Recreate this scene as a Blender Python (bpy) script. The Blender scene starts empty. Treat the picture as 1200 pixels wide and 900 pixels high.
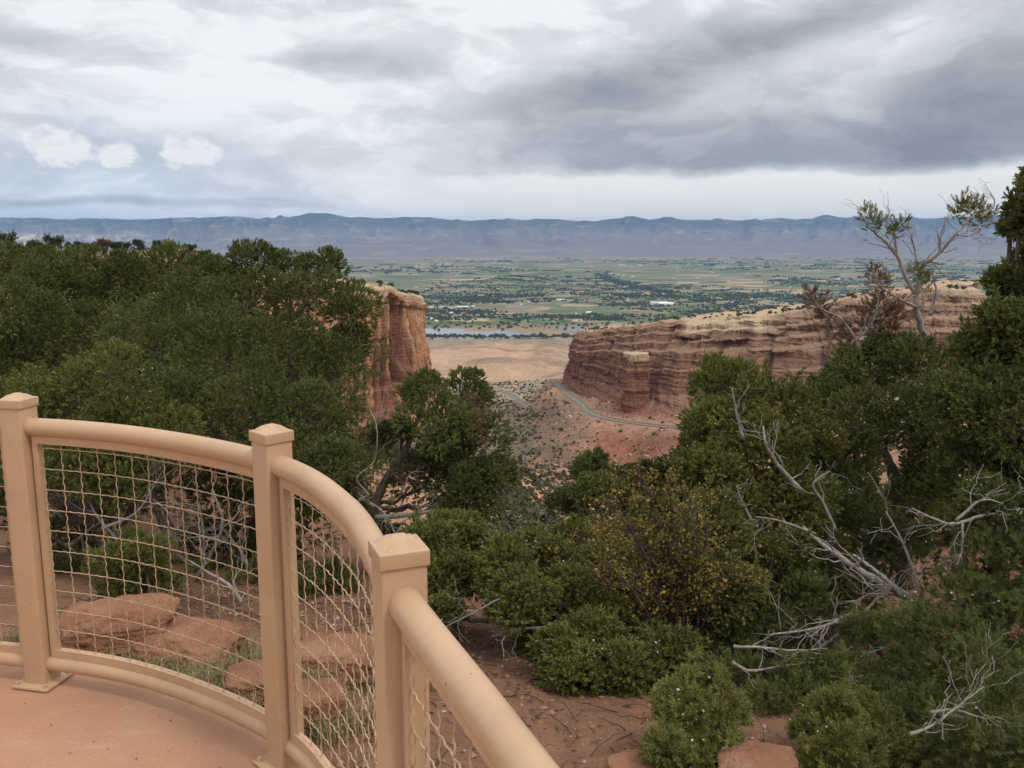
import bpy, bmesh, math, random
import numpy as np
from mathutils import Vector, Matrix

rng = np.random.default_rng(7)
random.seed(7)
scene = bpy.context.scene
COL = scene.collection

# ------------------------------------------------------------------ camera model (used to lay the place out)
F = 1040.0
PITCH = math.atan(175 / F)
SP, CP = math.sin(PITCH), math.cos(PITCH)
EYE = 1.65

def at(px, py, Y):
    """world point at forward distance Y in the direction of photo pixel (1200 x 900)"""
    x = (px - 600) / F; v = (py - 450) / F
    h = CP - SP * v
    return np.array([Y * x / h, Y, EYE - Y * (SP + CP * v) / h])

def at_z(px, py, z):
    v = (py - 450) / F
    return at(px, py, (EYE - z) * (CP - SP * v) / (SP + CP * v))

def azel(px, py):
    p = at(px, py, 1.0); p[2] -= EYE
    return math.atan2(p[0], p[1]), math.atan2(p[2], math.hypot(p[0], p[1]))

# ------------------------------------------------------------------ numpy noise
def _hash(i, j, k, seed):
    h = (i * 374761393 + j * 668265263 + k * 2147483647 + seed * 144269504) & 0xFFFFFFFF
    h = ((h ^ (h >> 13)) * 1274126177) & 0xFFFFFFFF
    h = ((h ^ (h >> 16)) * 2246822519) & 0xFFFFFFFF
    return ((h ^ (h >> 15)) & 0xFFFFFF) / float(0xFFFFFF)

def vnoise(x, y=0.0, z=0.0, seed=0):
    x, y, z = np.broadcast_arrays(np.asarray(x, float), np.asarray(y, float), np.asarray(z, float))
    xi, yi, zi = np.floor(x).astype(np.int64), np.floor(y).astype(np.int64), np.floor(z).astype(np.int64)
    fx, fy, fz = x - xi, y - yi, z - zi
    fx = fx * fx * (3 - 2 * fx); fy = fy * fy * (3 - 2 * fy); fz = fz * fz * (3 - 2 * fz)
    def H(a, b, c): return _hash(xi + a, yi + b, zi + c, seed)
    c00 = H(0,0,0) * (1-fx) + H(1,0,0) * fx
    c10 = H(0,1,0) * (1-fx) + H(1,1,0) * fx
    c01 = H(0,0,1) * (1-fx) + H(1,0,1) * fx
    c11 = H(0,1,1) * (1-fx) + H(1,1,1) * fx
    return ((c00 * (1-fy) + c10 * fy) * (1-fz) + (c01 * (1-fy) + c11 * fy) * fz) * 2 - 1

def fbm(x, y=0.0, z=0.0, oct=4, seed=0, gain=0.5):
    t = 0; a = 1.0; n = 0
    for o in range(oct):
        t = t + a * vnoise(np.asarray(x) * 2**o + 13.7*o, np.asarray(y) * 2**o + 5.1*o, np.asarray(z) * 2**o, seed + o)
        n += a; a *= gain
    return t / n

def ridged(x, y=0.0, z=0.0, oct=4, seed=0):
    t = 0; a = 1.0; n = 0
    for o in range(oct):
        t = t + a * (1 - np.abs(vnoise(np.asarray(x) * 2**o + 7.7*o, np.asarray(y) * 2**o + 3.1*o, np.asarray(z) * 2**o, seed + o)))
        n += a; a *= 0.5
    return t / n

def sstep(a, b, x):
    t = np.clip((np.asarray(x, float) - a) / (b - a), 0, 1)
    return t * t * (3 - 2 * t)

# ------------------------------------------------------------------ mesh helpers
class MB:
    """collects vertices and polygons, links ONE mesh object"""
    def __init__(s): s.v = []; s.f4 = []; s.f3 = []; s.n = 0; s.t = []; s.m4 = []; s.m3 = []
    def add(s, v, quads=None, tris=None, tint=None, mi=0):
        v = np.asarray(v, float).reshape(-1, 3)
        s.v.append(v)
        if quads is not None and len(quads):
            q = np.asarray(quads, np.int64).reshape(-1, 4); s.f4.append(q + s.n); s.m4.append(np.full(len(q), mi))
        if tris is not None and len(tris):
            q = np.asarray(tris, np.int64).reshape(-1, 3); s.f3.append(q + s.n); s.m3.append(np.full(len(q), mi))
        if tint is None: tint = np.full(len(v), .5)
        s.t.append(np.broadcast_to(np.asarray(tint, float), (len(v),)))
        s.n += len(v)
    def mesh(s, name, mats, smooth=True, tint=False):
        v = np.concatenate(s.v)
        f4 = np.concatenate(s.f4) if s.f4 else np.zeros((0, 4), np.int64)
        f3 = np.concatenate(s.f3) if s.f3 else np.zeros((0, 3), np.int64)
        me = bpy.data.meshes.new(name)
        me.vertices.add(len(v)); me.vertices.foreach_set('co', v.astype(np.float32).ravel())
        nl = f4.size + f3.size; npol = len(f4) + len(f3)
        me.loops.add(nl); me.loops.foreach_set('vertex_index', np.concatenate([f4.ravel(), f3.ravel()]).astype(np.int32))
        me.polygons.add(npol)
        ls = np.concatenate([np.arange(len(f4)) * 4, f4.size + np.arange(len(f3)) * 3]).astype(np.int32)
        me.polygons.foreach_set('loop_start', ls)
        if not isinstance(mats, (list, tuple)): mats = [mats]
        for m in mats: me.materials.append(m)
        if len(mats) > 1:
            mi = np.concatenate(s.m4 + s.m3).astype(np.int32)
            me.polygons.foreach_set('material_index', mi)
        me.polygons.foreach_set('use_smooth', np.full(npol, smooth))
        me.update(calc_edges=True)
        if tint:
            a = me.attributes.new('tint', 'FLOAT', 'POINT'); a.data.foreach_set('value', np.concatenate(s.t).astype(np.float32))
        return me
    def build(s, name, mats, parent=None, smooth=True, tint=False, loc=None):
        o = bpy.data.objects.new(name, s.mesh(name, mats, smooth, tint)); COL.objects.link(o)
        if loc is not None: o.location = loc
        if parent is not None: o.parent = parent
        return o

def grid_quads(nr, nc, wrap=False):
    i = np.arange(nr - 1)[:, None]; j = np.arange(nc if wrap else nc - 1)[None, :]
    j2 = (j + 1) % nc
    return np.stack([i*nc + j, i*nc + j2, (i+1)*nc + j2, (i+1)*nc + j], -1).reshape(-1, 4)

def tag(o, label=None, cat=None, group=None, kind=None):
    if label: o['label'] = label
    if cat: o['category'] = cat
    if group: o['group'] = group
    if kind: o['kind'] = kind
    return o

def empty(name, loc=(0, 0, 0)):
    o = bpy.data.objects.new(name, None); COL.objects.link(o); o.location = loc; o.empty_display_size = .2
    return o

def smooth_path(pts, n):
    """Catmull-Rom through pts, n samples per span"""
    p = np.asarray(pts, float)
    p = np.vstack([2*p[0]-p[1], p, 2*p[-1]-p[-2]])
    out = []
    for i in range(1, len(p) - 2):
        t = np.linspace(0, 1, n, endpoint=False)[:, None]
        a, b, c, d = p[i-1], p[i], p[i+1], p[i+2]
        out.append(.5*((2*b) + (-a+c)*t + (2*a-5*b+4*c-d)*t**2 + (-a+3*b-3*c+d)*t**3))
    out.append(p[-2][None])
    return np.vstack(out)

def tube(mb, pts, rad, sides=6, rough=0.0, tint=None, mi=0, cap=True):
    p = np.asarray(pts, float); n = len(p)
    r = np.broadcast_to(np.asarray(rad, float), (n,))
    t = np.gradient(p, axis=0); t /= np.linalg.norm(t, axis=1)[:, None] + 1e-12
    ref = np.array([0.0, 0, 1]) if abs(t[0, 2]) < .9 else np.array([1.0, 0, 0])
    N = np.zeros_like(p); a = np.cross(t[0], ref); a /= np.linalg.norm(a); N[0] = a
    for i in range(1, n):
        a = N[i-1] - t[i] * np.dot(N[i-1], t[i]); N[i] = a / (np.linalg.norm(a) + 1e-12)
    B = np.cross(t, N)
    th = np.arange(sides) / sides * 2 * math.pi
    rr = r[:, None] * (1 + (rough * rng.standard_normal((n, sides)) if rough else 0))
    v = p[:, None] + N[:, None] * (np.cos(th) * rr)[..., None] + B[:, None] * (np.sin(th) * rr)[..., None]
    q = grid_quads(n, sides, True)
    v = v.reshape(-1, 3); tris = None
    if cap:
        v = np.vstack([v, p[0], p[-1]]); k = n * sides
        j = np.arange(sides); j2 = (j + 1) % sides
        tris = np.vstack([np.stack([np.full(sides, k), j2, j], 1), np.stack([np.full(sides, k+1), (n-1)*sides + j, (n-1)*sides + j2], 1)])
    mb.add(v, q, tris, tint, mi)

# ------------------------------------------------------------------ node helpers
class NT:
    def __init__(s, tree): s.t = tree; s.n = tree.nodes; s.l = tree.links
    def node(s, typ, **kw):
        n = s.n.new(typ)
        for k, v in kw.items(): setattr(n, k, v)
        return n
    def put(s, sock, val):
        if hasattr(val, 'is_output') or isinstance(val, bpy.types.NodeSocket): s.l.new(val, sock)
        else: sock.default_value = val
    def math(s, op, a, b=0.0, c=None, clamp=False):
        n = s.node('ShaderNodeMath', operation=op, use_clamp=clamp)
        s.put(n.inputs[0], a); s.put(n.inputs[1], b)
        if c is not None: s.put(n.inputs[2], c)
        return n.outputs[0]
    def vmath(s, op, a, b=None, out=0):
        n = s.node('ShaderNodeVectorMath', operation=op); s.put(n.inputs[0], a)
        if b is not None: s.put(n.inputs[1], b)
        return n.outputs[out]
    def noise(s, vec, scale, detail=4.0, rough=.5, dist=0.0, out=0):
        n = s.node('ShaderNodeTexNoise'); s.put(n.inputs['Vector'], vec)
        n.inputs['Scale'].default_value = scale; n.inputs['Detail'].default_value = detail
        n.inputs['Roughness'].default_value = rough; n.inputs['Distortion'].default_value = dist
        return n.outputs[out]
    def mapping(s, vec, loc=(0,0,0), rot=(0,0,0), scale=(1,1,1), typ='POINT'):
        n = s.node('ShaderNodeMapping', vector_type=typ); s.put(n.inputs[0], vec)
        n.inputs[1].default_value = loc; n.inputs[2].default_value = rot; n.inputs[3].default_value = scale
        return n.outputs[0]
    def ramp(s, fac, stops, interp='LINEAR'):
        n = s.node('ShaderNodeValToRGB'); s.put(n.inputs[0], fac); cr = n.color_ramp; cr.interpolation = interp
        while len(cr.elements) < len(stops): cr.elements.new(.5)
        for e, (p, c) in zip(cr.elements, stops):
            e.position = p; e.color = (*c, 1) if len(c) == 3 else c
        return n.outputs[0]
    def rng(s, val, a, b, c=0.0, d=1.0, smooth=False):
        n = s.node('ShaderNodeMapRange', interpolation_type='SMOOTHSTEP' if smooth else 'LINEAR')
        s.put(n.inputs[0], val)
        for i, x in zip((1, 2, 3, 4), (a, b, c, d)): n.inputs[i].default_value = x
        return n.outputs[0]
    def mix(s, fac, a, b, mode='MIX'):
        n = s.node('ShaderNodeMix', data_type='RGBA', blend_type=mode)
        s.put(n.inputs[0], fac)
        for sk, val in ((n.inputs[6], a), (n.inputs[7], b)):
            if isinstance(val, tuple) and len(val) == 3: val = (*val, 1)
            s.put(sk, val)
        return n.outputs[2]
    def sep(s, vec):
        n = s.node('ShaderNodeSeparateXYZ'); s.put(n.inputs[0], vec); return n.outputs
    def comb(s, x, y, z):
        n = s.node('ShaderNodeCombineXYZ')
        for i, v in enumerate((x, y, z)): s.put(n.inputs[i], v)
        return n.outputs[0]

def material(name, fn, rough=.85, spec=.2):
    m = bpy.data.materials.new(name); m.use_nodes = True; nt = NT(m.node_tree)
    b = m.node_tree.nodes['Principled BSDF']
    b.inputs['Roughness'].default_value = rough
    b.inputs['Specular IOR Level'].default_value = spec
    r = fn(nt, b)
    if r is not None: nt.put(b.inputs['Base Color'], r)
    return m

def bump(nt, b, h, dist=.01, strength=.6):
    n = nt.node('ShaderNodeBump'); n.inputs['Strength'].default_value = strength; n.inputs['Distance'].default_value = dist
    nt.put(n.inputs['Height'], h); nt.l.new(n.outputs[0], b.inputs['Normal'])

def pos(nt): return nt.node('ShaderNodeNewGeometry').outputs['Position']
def attr(nt, name): return nt.node('ShaderNodeAttribute', attribute_name=name)

# ------------------------------------------------------------------ materials
def foliage_mat(name, stops, trans=.15):
    def fn(nt, b):
        t = attr(nt, 'tint').outputs['Fac']
        c = nt.ramp(t, stops)
        n = nt.noise(pos(nt), 1.7, 3)
        c = nt.mix(nt.rng(n, .35, .65, 0, .45), c, tuple(x * .8 for x in stops[-1][1]))
        return c
    m = material(name, fn, .75, .15)
    nt = NT(m.node_tree); b = m.node_tree.nodes['Principled BSDF']
    if trans:
        tr = nt.node('ShaderNodeBsdfTranslucent'); mx = nt.node('ShaderNodeMixShader'); mx.inputs[0].default_value = trans
        src = b.inputs['Base Color'].links[0].from_socket
        nt.l.new(src, tr.inputs[0]); nt.l.new(b.outputs[0], mx.inputs[1]); nt.l.new(tr.outputs[0], mx.inputs[2])
        nt.l.new(mx.outputs[0], m.node_tree.nodes['Material Output'].inputs[0])
    return m

M = {}
M['juniper'] = foliage_mat('juniper_foliage', [(0, (.042, .052, .017)), (.4, (.086, .104, .030)), (.75, (.138, .156, .045)), (1, (.20, .21, .075))])
M['juniper_light'] = foliage_mat('light_juniper_foliage', [(0, (.052, .062, .019)), (.4, (.120, .134, .035)), (.75, (.19, .198, .052)), (1, (.26, .255, .085))])
M['brown_foliage'] = foliage_mat('dead_brown_foliage', [(0, (.07, .036, .022)), (.5, (.15, .08, .048)), (1, (.24, .14, .085))])
M['yellow_leaf'] = foliage_mat('yellowing_leaves', [(0, (.07, .085, .022)), (.45, (.15, .145, .034)), (.75, (.32, .22, .045)), (1, (.42, .23, .045))], .25)
M['far_shrub'] = foliage_mat('far_shrub_foliage', [(0, (.045, .05, .025)), (.5, (.075, .08, .04)), (1, (.12, .115, .065))], 0)
M['far_tree'] = foliage_mat('far_tree_foliage', [(0, (.035, .052, .02)), (.5, (.055, .078, .03)), (1, (.085, .105, .045))], 0)
M['grass'] = foliage_mat('dry_grass_blades', [(0, (.12, .12, .05)), (.5, (.25, .21, .10)), (1, (.40, .33, .18))], .1)

def bark(nt, b):
    p = pos(nt)
    n = nt.noise(nt.mapping(p, scale=(1, 1, .18)), 55, 5, .65)
    bump(nt, b, n, .012, .9)
    return nt.ramp(n, [(.3, (.035, .026, .02)), (.5, (.10, .075, .058)), (.7, (.20, .165, .135))])
M['bark'] = material('shreddy_bark', bark)
def deadw(nt, b):
    p = pos(nt)
    n = nt.noise(nt.mapping(p, scale=(1, 1, .3)), 70, 4, .6)
    n2 = nt.noise(p, 4, 3)
    bump(nt, b, n, .006, .7)
    c = nt.ramp(n, [(.28, (.12, .10, .085)), (.5, (.28, .25, .225)), (.75, (.42, .39, .355))])
    return nt.mix(nt.rng(n2, .4, .7, 0, .6), c, (.17, .135, .11))
M['dead'] = material('silver_dead_wood', deadw)
M['twig'] = material('brown_twig', lambda nt, b: nt.ramp(nt.noise(pos(nt), 25, 3), [(.3, (.04, .028, .023)), (.7, (.11, .08, .065))]))
M['berry'] = material('pale_berry', lambda nt, b: nt.ramp(nt.noise(pos(nt), 60, 1), [(.35, (.27, .32, .33)), (.6, (.52, .56, .54))]), .6)

def paint(nt, b):
    p = pos(nt)
    n = nt.noise(p, 3.5, 4); f = nt.noise(p, 240, 3)
    c = nt.ramp(n, [(.3, (.455, .288, .170)), (.7, (.51, .33, .20))])
    w = nt.node('ShaderNodeTexVoronoi'); nt.put(w.inputs['Vector'], nt.noise(nt.mapping(p, scale=(8, 8, 5)), 1.5, 2, out=1)); w.inputs['Scale'].default_value = 9
    chips = nt.noise(p, 38, 2, .4)
    c = nt.mix(nt.rng(chips, .775, .79), c, (.07, .05, .04))
    grime = nt.noise(p, 6, 6, .7)
    c = nt.mix(nt.rng(grime, .52, .72, 0, .25), c, (.25, .155, .09))
    bump(nt, b, f, .0006, .25)
    nt.put(b.inputs['Roughness'], nt.rng(n, .3, .7, .38, .5))
    return c
M['paint'] = material('tan_gloss_paint', paint, .42, .45)
def wirep(nt, b):
    n = nt.noise(pos(nt), 45, 3)
    return nt.ramp(n, [(.3, (.33, .22, .13)), (.6, (.48, .34, .21)), (.8, (.54, .41, .28))])
M['wire'] = material('tan_wire_paint', wirep, .5, .4)

def concrete(nt, b):
    p = pos(nt)
    n = nt.noise(p, 1.3, 5, .55); f = nt.noise(p, 60, 5, .7); s = nt.noise(p, 21, 2, .5)
    c = nt.ramp(n, [(.3, (.36, .185, .108)), (.5, (.43, .228, .134)), (.72, (.47, .27, .165))])
    c = nt.mix(nt.rng(f, .35, .7, 0, .4), c, (.27, .13, .08))
    c = nt.mix(nt.rng(s, .73, .755), c, (.13, .085, .06))
    st = nt.noise(nt.mapping(p, loc=(3, 1, 0)), .8, 3, .6)
    c = nt.mix(nt.rng(st, .50, .62, 0, .5), c, (.29, .16, .105))
    sm = nt.noise(nt.mapping(p, rot=(0, 0, .5), scale=(1, 3, 1)), 3.1, 5, .65)
    c = nt.mix(nt.rng(sm, .54, .68, 0, .4), c, (.49, .31, .21))
    s2 = nt.noise(p, 9, 2, .4)
    c = nt.mix(nt.rng(s2, .76, .775, 0, .8), c, (.11, .085, .07))
    bump(nt, b, f, .003, .35)
    return c
M['concrete'] = material('red_concrete', concrete, .8, .25)

def rock_small(nt, b):
    p = pos(nt)
    n = nt.noise(p, 3.5, 6, .6); f = nt.noise(p, 45, 6, .65); l = nt.noise(nt.mapping(p, rot=(.2, .1, 0), scale=(1, 1, 6)), 3, 3)
    c = nt.ramp(n, [(.3, (.25, .115, .066)), (.5, (.37, .178, .103)), (.7, (.44, .245, .155))])
    c = nt.mix(nt.rng(l, .5, .7, 0, .5), c, (.33, .15, .09))
    c = nt.mix(nt.rng(f, .55, .75, 0, .6), c, (.19, .095, .06))
    lich = nt.noise(p, 14, 3, .5)
    c = nt.mix(nt.rng(lich, .66, .72, 0, .45), c, (.30, .26, .20))
    bump(nt, b, nt.math('ADD', f, nt.math('MULTIPLY', n, 1.5)), .035, 1.0)
    return c
M['boulder'] = material('red_boulder_stone', rock_small)

def soil(nt, b):
    p = pos(nt)
    base = attr(nt, 'soil').outputs['Color']
    n1 = nt.noise(p, .012, 6, .6); n2 = nt.noise(p, .11, 6, .65); n3 = nt.noise(p, 9, 6, .7); n4 = nt.noise(p, 90, 3, .6); n5 = nt.noise(p, .55, 5, .7)
    k = nt.math('MULTIPLY', nt.rng(n1, .3, .7, .78, 1.2), nt.rng(n2, .3, .7, .72, 1.25))
    k = nt.math('MULTIPLY', k, nt.rng(n5, .3, .7, .7, 1.28))
    k = nt.math('MULTIPLY', k, nt.rng(n3, .3, .7, .78, 1.2))
    k = nt.math('MULTIPLY', k, nt.rng(n4, .3, .7, .82, 1.16))
    c = nt.mix(1.0, base, nt.comb(k, k, k), 'MULTIPLY')
    bump(nt, b, nt.math('ADD', nt.math('MULTIPLY', n3, 1.0), nt.math('MULTIPLY', n4, .25)), .06, .7)
    return c
M['soil'] = material('desert_soil', soil, .95, .1)

def valley(nt, b):
    p = pos(nt)
    warp = nt.vmath('ADD', p, nt.vmath('SCALE', nt.noise(p, .0012, 2, out=1), None))
    q = nt.mapping(p, rot=(0, 0, .12), scale=(1/620, 1/330, 0))
    v = nt.node('ShaderNodeTexVoronoi', distance='CHEBYCHEV'); nt.put(v.inputs['Vector'], q); v.inputs['Scale'].default_value = 1; v.inputs['Randomness'].default_value = .75
    q2 = nt.mapping(p, loc=(3.3, 8.1, 0), rot=(0, 0, .12), scale=(1/240, 1/150, 0))
    v2 = nt.node('ShaderNodeTexVoronoi', distance='CHEBYCHEV'); nt.put(v2.inputs['Vector'], q2); v2.inputs['Scale'].default_value = 1; v2.inputs['Randomness'].default_value = .7
    stops = [(0, (.075, .10, .04)), (.16, (.13, .145, .07)), (.3, (.09, .135, .05)), (.42, (.19, .175, .105)), (.54, (.12, .135, .068)), (.66, (.30, .225, .14)), (.74, (.15, .155, .085)), (.83, (.42, .31, .18)), (.91, (.21, .17, .12))]
    c1 = nt.ramp(nt.sep(v.outputs['Color'])[0], stops, 'CONSTANT')
    c2 = nt.ramp(nt.sep(v2.outputs['Color'])[1], stops, 'CONSTANT')
    sel = nt.noise(p, .0016, 2)
    c = nt.mix(nt.rng(sel, .45, .55), c1, c2)
    # dry patches, desert flank, near-river ground
    Y = nt.sep(p)[1]
    dry = nt.noise(nt.mapping(p, scale=(.4, 1, 1)), .0011, 4, .6)
    c = nt.mix(nt.rng(dry, .56, .66, 0, .7), c, (.25, .19, .13))
    n = nt.noise(p, .02, 4, .7)
    c = nt.mix(nt.rng(n, .45, .7, 0, .5), c, (.055, .075, .035))
    wob = nt.math('ADD', Y, nt.math('MULTIPLY', nt.noise(p, .0009, 3), 3500))
    c = nt.mix(nt.rng(wob, 17500, 20500), c, (.24, .19, .15))
    near = nt.math('ADD', Y, nt.math('MULTIPLY', nt.noise(p, .004, 4, .6), 700))
    c = nt.mix(nt.rng(near, 4550, 4950, 1, 0), c, (.27, .185, .12))
    return c
M['valley'] = material('farmland', valley, .95, .05)

def cliff_mat(name, stops, zlo, zhi, varnish=.6, streak=.35):
    def fn(nt, b):
        p = pos(nt)
        z = nt.sep(p)[2]
        w = nt.noise(p, .02, 4)
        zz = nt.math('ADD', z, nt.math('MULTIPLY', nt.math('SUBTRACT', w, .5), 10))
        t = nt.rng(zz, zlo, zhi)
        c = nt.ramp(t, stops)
        lay = nt.noise(nt.mapping(p, scale=(.04, .04, 1)), .55, 5, .7)
        c = nt.mix(nt.rng(lay, .38, .62, 0, .5), c, (.22, .105, .065))
        lay2 = nt.noise(nt.mapping(p, loc=(5, 2, 9), scale=(.03, .03, 1)), .23, 4, .6)
        c = nt.mix(nt.rng(lay2, .55, .7, 0, .5), c, (.50, .33, .21))
        st = nt.noise(nt.mapping(p, scale=(1, 1, .08)), .13, 6, .72)
        c = nt.mix(nt.rng(st, .47, .6, 0, varnish), c, (.13, .058, .042))
        st2 = nt.noise(nt.mapping(p, loc=(9, 3, 1), scale=(1, 1, .12)), .3, 5, .7)
        c = nt.mix(nt.rng(st2, .54, .72, 0, streak), c, (.60, .40, .26))
        f = nt.noise(p, .9, 6, .7)
        c = nt.mix(nt.rng(f, .5, .75, 0, .5), c, (.16, .085, .06))
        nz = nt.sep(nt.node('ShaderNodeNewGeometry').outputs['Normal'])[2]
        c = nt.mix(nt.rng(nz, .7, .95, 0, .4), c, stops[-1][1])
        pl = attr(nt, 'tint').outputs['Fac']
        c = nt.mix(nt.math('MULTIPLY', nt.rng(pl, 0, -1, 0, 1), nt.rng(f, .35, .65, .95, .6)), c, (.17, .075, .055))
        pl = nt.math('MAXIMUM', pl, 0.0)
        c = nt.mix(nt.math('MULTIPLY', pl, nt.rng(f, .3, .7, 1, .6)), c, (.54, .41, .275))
        bump(nt, b, nt.math('ADD', nt.math('ADD', f, lay), st), 1.6, .8)
        return c
    return material(name, fn, .95, .05)
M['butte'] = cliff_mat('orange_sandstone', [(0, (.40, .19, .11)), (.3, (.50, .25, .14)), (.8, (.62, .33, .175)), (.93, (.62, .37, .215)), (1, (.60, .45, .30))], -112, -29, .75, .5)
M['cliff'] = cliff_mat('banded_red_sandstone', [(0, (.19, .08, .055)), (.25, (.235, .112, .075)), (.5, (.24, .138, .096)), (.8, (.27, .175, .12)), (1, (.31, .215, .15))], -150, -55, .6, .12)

def road_m(nt, b):
    p = pos(nt)
    n = nt.noise(p, .3, 4)
    return nt.ramp(n, [(.3, (.115, .11, .095)), (.7, (.17, .16, .14))])
M['road'] = material('worn_asphalt', road_m)
M['kerb'] = material('pale_kerb_stone', lambda nt, b: nt.ramp(nt.noise(pos(nt), .4, 3), [(.3, (.24, .20, .16)), (.7, (.34, .28, .22))]))
M['line'] = material('faded_road_paint', lambda nt, b: nt.ramp(nt.noise(pos(nt), .8, 3), [(.3, (.40, .32, .12)), (.7, (.55, .45, .2))]))
def water(nt, b):
    n = nt.noise(pos(nt), .02, 3)
    bump(nt, b, n, .3, .1)
    return nt.ramp(n, [(.3, (.10, .12, .12)), (.7, (.14, .15, .14))])
M['water'] = material('still_water', water, .08, .5)

def mount(nt, b):
    p = pos(nt); z = nt.sep(p)[2]
    n = nt.noise(p, .0007, 6, .6); s = nt.noise(nt.mapping(p, scale=(1, 1, 8)), .0012, 5, .6)
    t = nt.math('ADD', nt.rng(z, -450, 520), nt.math('MULTIPLY', nt.math('SUBTRACT', n, .5), .35))
    c = nt.ramp(t, [(.0, (.17, .145, .105)), (.25, (.15, .125, .095)), (.42, (.165, .145, .115)), (.6, (.14, .125, .10)), (.74, (.075, .08, .06)), (1, (.05, .062, .045))])
    c = nt.mix(nt.rng(s, .55, .7, 0, .6), c, (.36, .30, .24))
    c = nt.mix(nt.rng(n, .55, .72, 0, .6), c, (.10, .105, .08))
    bx = nt.sep(p)[0]; bn = nt.noise(p, .0011, 5, .6)
    bad = nt.math('MULTIPLY', nt.math('MULTIPLY', nt.rng(bx, -13500, -9500, 1, 0), nt.rng(z, 60, -60)), nt.rng(bn, .42, .55))
    c = nt.mix(bad, c, (.62, .50, .38))
    pf = nt.noise(nt.mapping(p, loc=(700, 0, 0), scale=(1, .4, .6)), .0016, 4, .6)
    return nt.mix(nt.math('MULTIPLY', attr(nt, 'tint').outputs['Fac'], .16), c, (.30, .27, .23))
M['mount'] = material('mountain_slopes', mount, .95, .05)
M['housewall'] = material('pale_house_wall', lambda nt, b: nt.ramp(nt.noise(nt.node('ShaderNodeObjectInfo').outputs['Location'], .01, 1), [(.4, (.75, .74, .70)), (.6, (.55, .5, .44))]))
M['houseroof'] = material('metal_house_roof', lambda nt, b: nt.ramp(nt.noise(nt.node('ShaderNodeObjectInfo').outputs['Location'], .013, 1), [(.4, (.70, .72, .74)), (.6, (.36, .31, .28))]))

# ------------------------------------------------------------------ terrain height
KY = np.log(np.array([.5, 2.2, 3.2, 4, 5, 7, 9, 14, 30, 60, 120, 200, 350, 430, 600, 690, 750, 950, 1400, 1900, 3000, 3830]))
TAIL = [-300, -395, -450]
KU = np.array([-1.2, -.6, -.35, -.25, -.16, -.09, 0, .06, .12, .2, .35, .6, 1.2])
KZ = np.array([
 [-.28, -.28, -.30, -.40, -.60, -1.0, -1.4, -2, -2.6, -3, -3.5, -3.2, -4, -6, -9, -11, -12, -14, -200] + TAIL,
 [-.28, -.28, -.30, -.40, -.60, -1.0, -1.4, -2, -2.6, -3, -3.6, -3.2, -5, -8, -40, -70, -90, -150, -232] + TAIL,
 [-.28, -.28, -.30, -.40, -.62, -1.05, -1.5, -2.2, -3.2, -4, -4.2, -4.4, -7, -14, -60, -90, -120, -170, -232] + TAIL,
 [-.28, -.28, -.32, -.42, -.65, -1.1, -1.6, -2.8, -6, -11, -17, -28, -55, -78, -110, -130, -150, -188, -235] + TAIL,
 [-.28, -.28, -.34, -.46, -.7, -1.15, -1.65, -3.2, -11, -23, -38, -60, -96, -113, -142, -160, -168, -194, -237] + TAIL,
 [-.28, -.28, -.38, -.50, -.72, -1.2, -1.7, -3.6, -14, -28, -48, -66, -97, -118, -152, -166, -172, -195, -238] + TAIL,
 [-.28, -.28, -.42, -.56, -.78, -1.25, -1.75, -4, -15, -29, -46, -62, -91, -118, -160, -167, -173, -191, -236] + TAIL,
 [-.28, -.28, -.45, -.60, -.80, -1.25, -1.75, -4, -15, -29, -48, -70, -103, -122, -157, -153, -151, -160, -226] + TAIL,
 [-.28, -.28, -.45, -.60, -.80, -1.25, -1.75, -4, -15, -30, -52, -76, -112, -128, -155, -143.5, -142, -150, -215] + TAIL,
 [-.28, -.28, -.45, -.60, -.80, -1.2, -1.7, -3.8, -14, -28, -48, -68, -100, -112, -138, -133, -132, -140, -215] + TAIL,
 [-.28, -.28, -.42, -.56, -.76, -1.15, -1.6, -3.2, -10, -20, -34, -48, -74, -88, -115, -114, -114, -130, -215] + TAIL,
 [-.28, -.28, -.38, -.50, -.70, -1.0, -1.4, -2.5, -6, -10, -18, -28, -48, -60, -85, -90, -95, -120, -215] + TAIL,
 [-.28, -.28, -.34, -.45, -.60, -.9, -1.2, -2, -3, -4, -5, -6, -8, -9, -12, -14, -16, -40, -200] + TAIL])

def table(u, ly):
    u = np.clip(u, KU[0], KU[-1])
    cols = np.stack([np.interp(ly, KY, KZ[i]) for i in range(len(KU))], 0)
    i = np.clip(np.searchsorted(KU, u) - 1, 0, len(KU) - 2)
    f = (u - KU[i]) / (KU[i+1] - KU[i])
    f = f * f * (3 - 2 * f) * .5 + f * .5
    ix = np.arange(u.size).reshape(u.shape)
    c = cols.reshape(len(KU), -1)
    return (c[i.ravel(), ix.ravel()] * (1 - f.ravel()) + c[i.ravel() + 1, ix.ravel()] * f.ravel()).reshape(u.shape)

# the winding road down the canyon: (px, py, distance)
ROADPX = [(648, 444.5, 1040), (651, 448, 985), (656, 453, 935), (664, 461, 880), (680, 472, 800), (688, 481, 752), (703, 488, 715), (725, 493, 690), (760, 498, 655), (792, 501, 628), (850, 505, 585), (930, 508, 545), (1020, 510, 510)]
ROAD = smooth_path([at(*q) for q in ROADPX], 14)
ROAD2 = smooth_path([at(*q) for q in [(590, 459, 1215), (600, 463, 1180), (606, 468, 1120), (611, 472, 1060), (620, 477, 1000), (632, 481, 960)]], 8)
ROAD3 = smooth_path([at(*q) for q in [(540, 489, 900), (556, 487, 905), (572, 486, 900), (590, 484, 885)]], 8)

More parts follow.
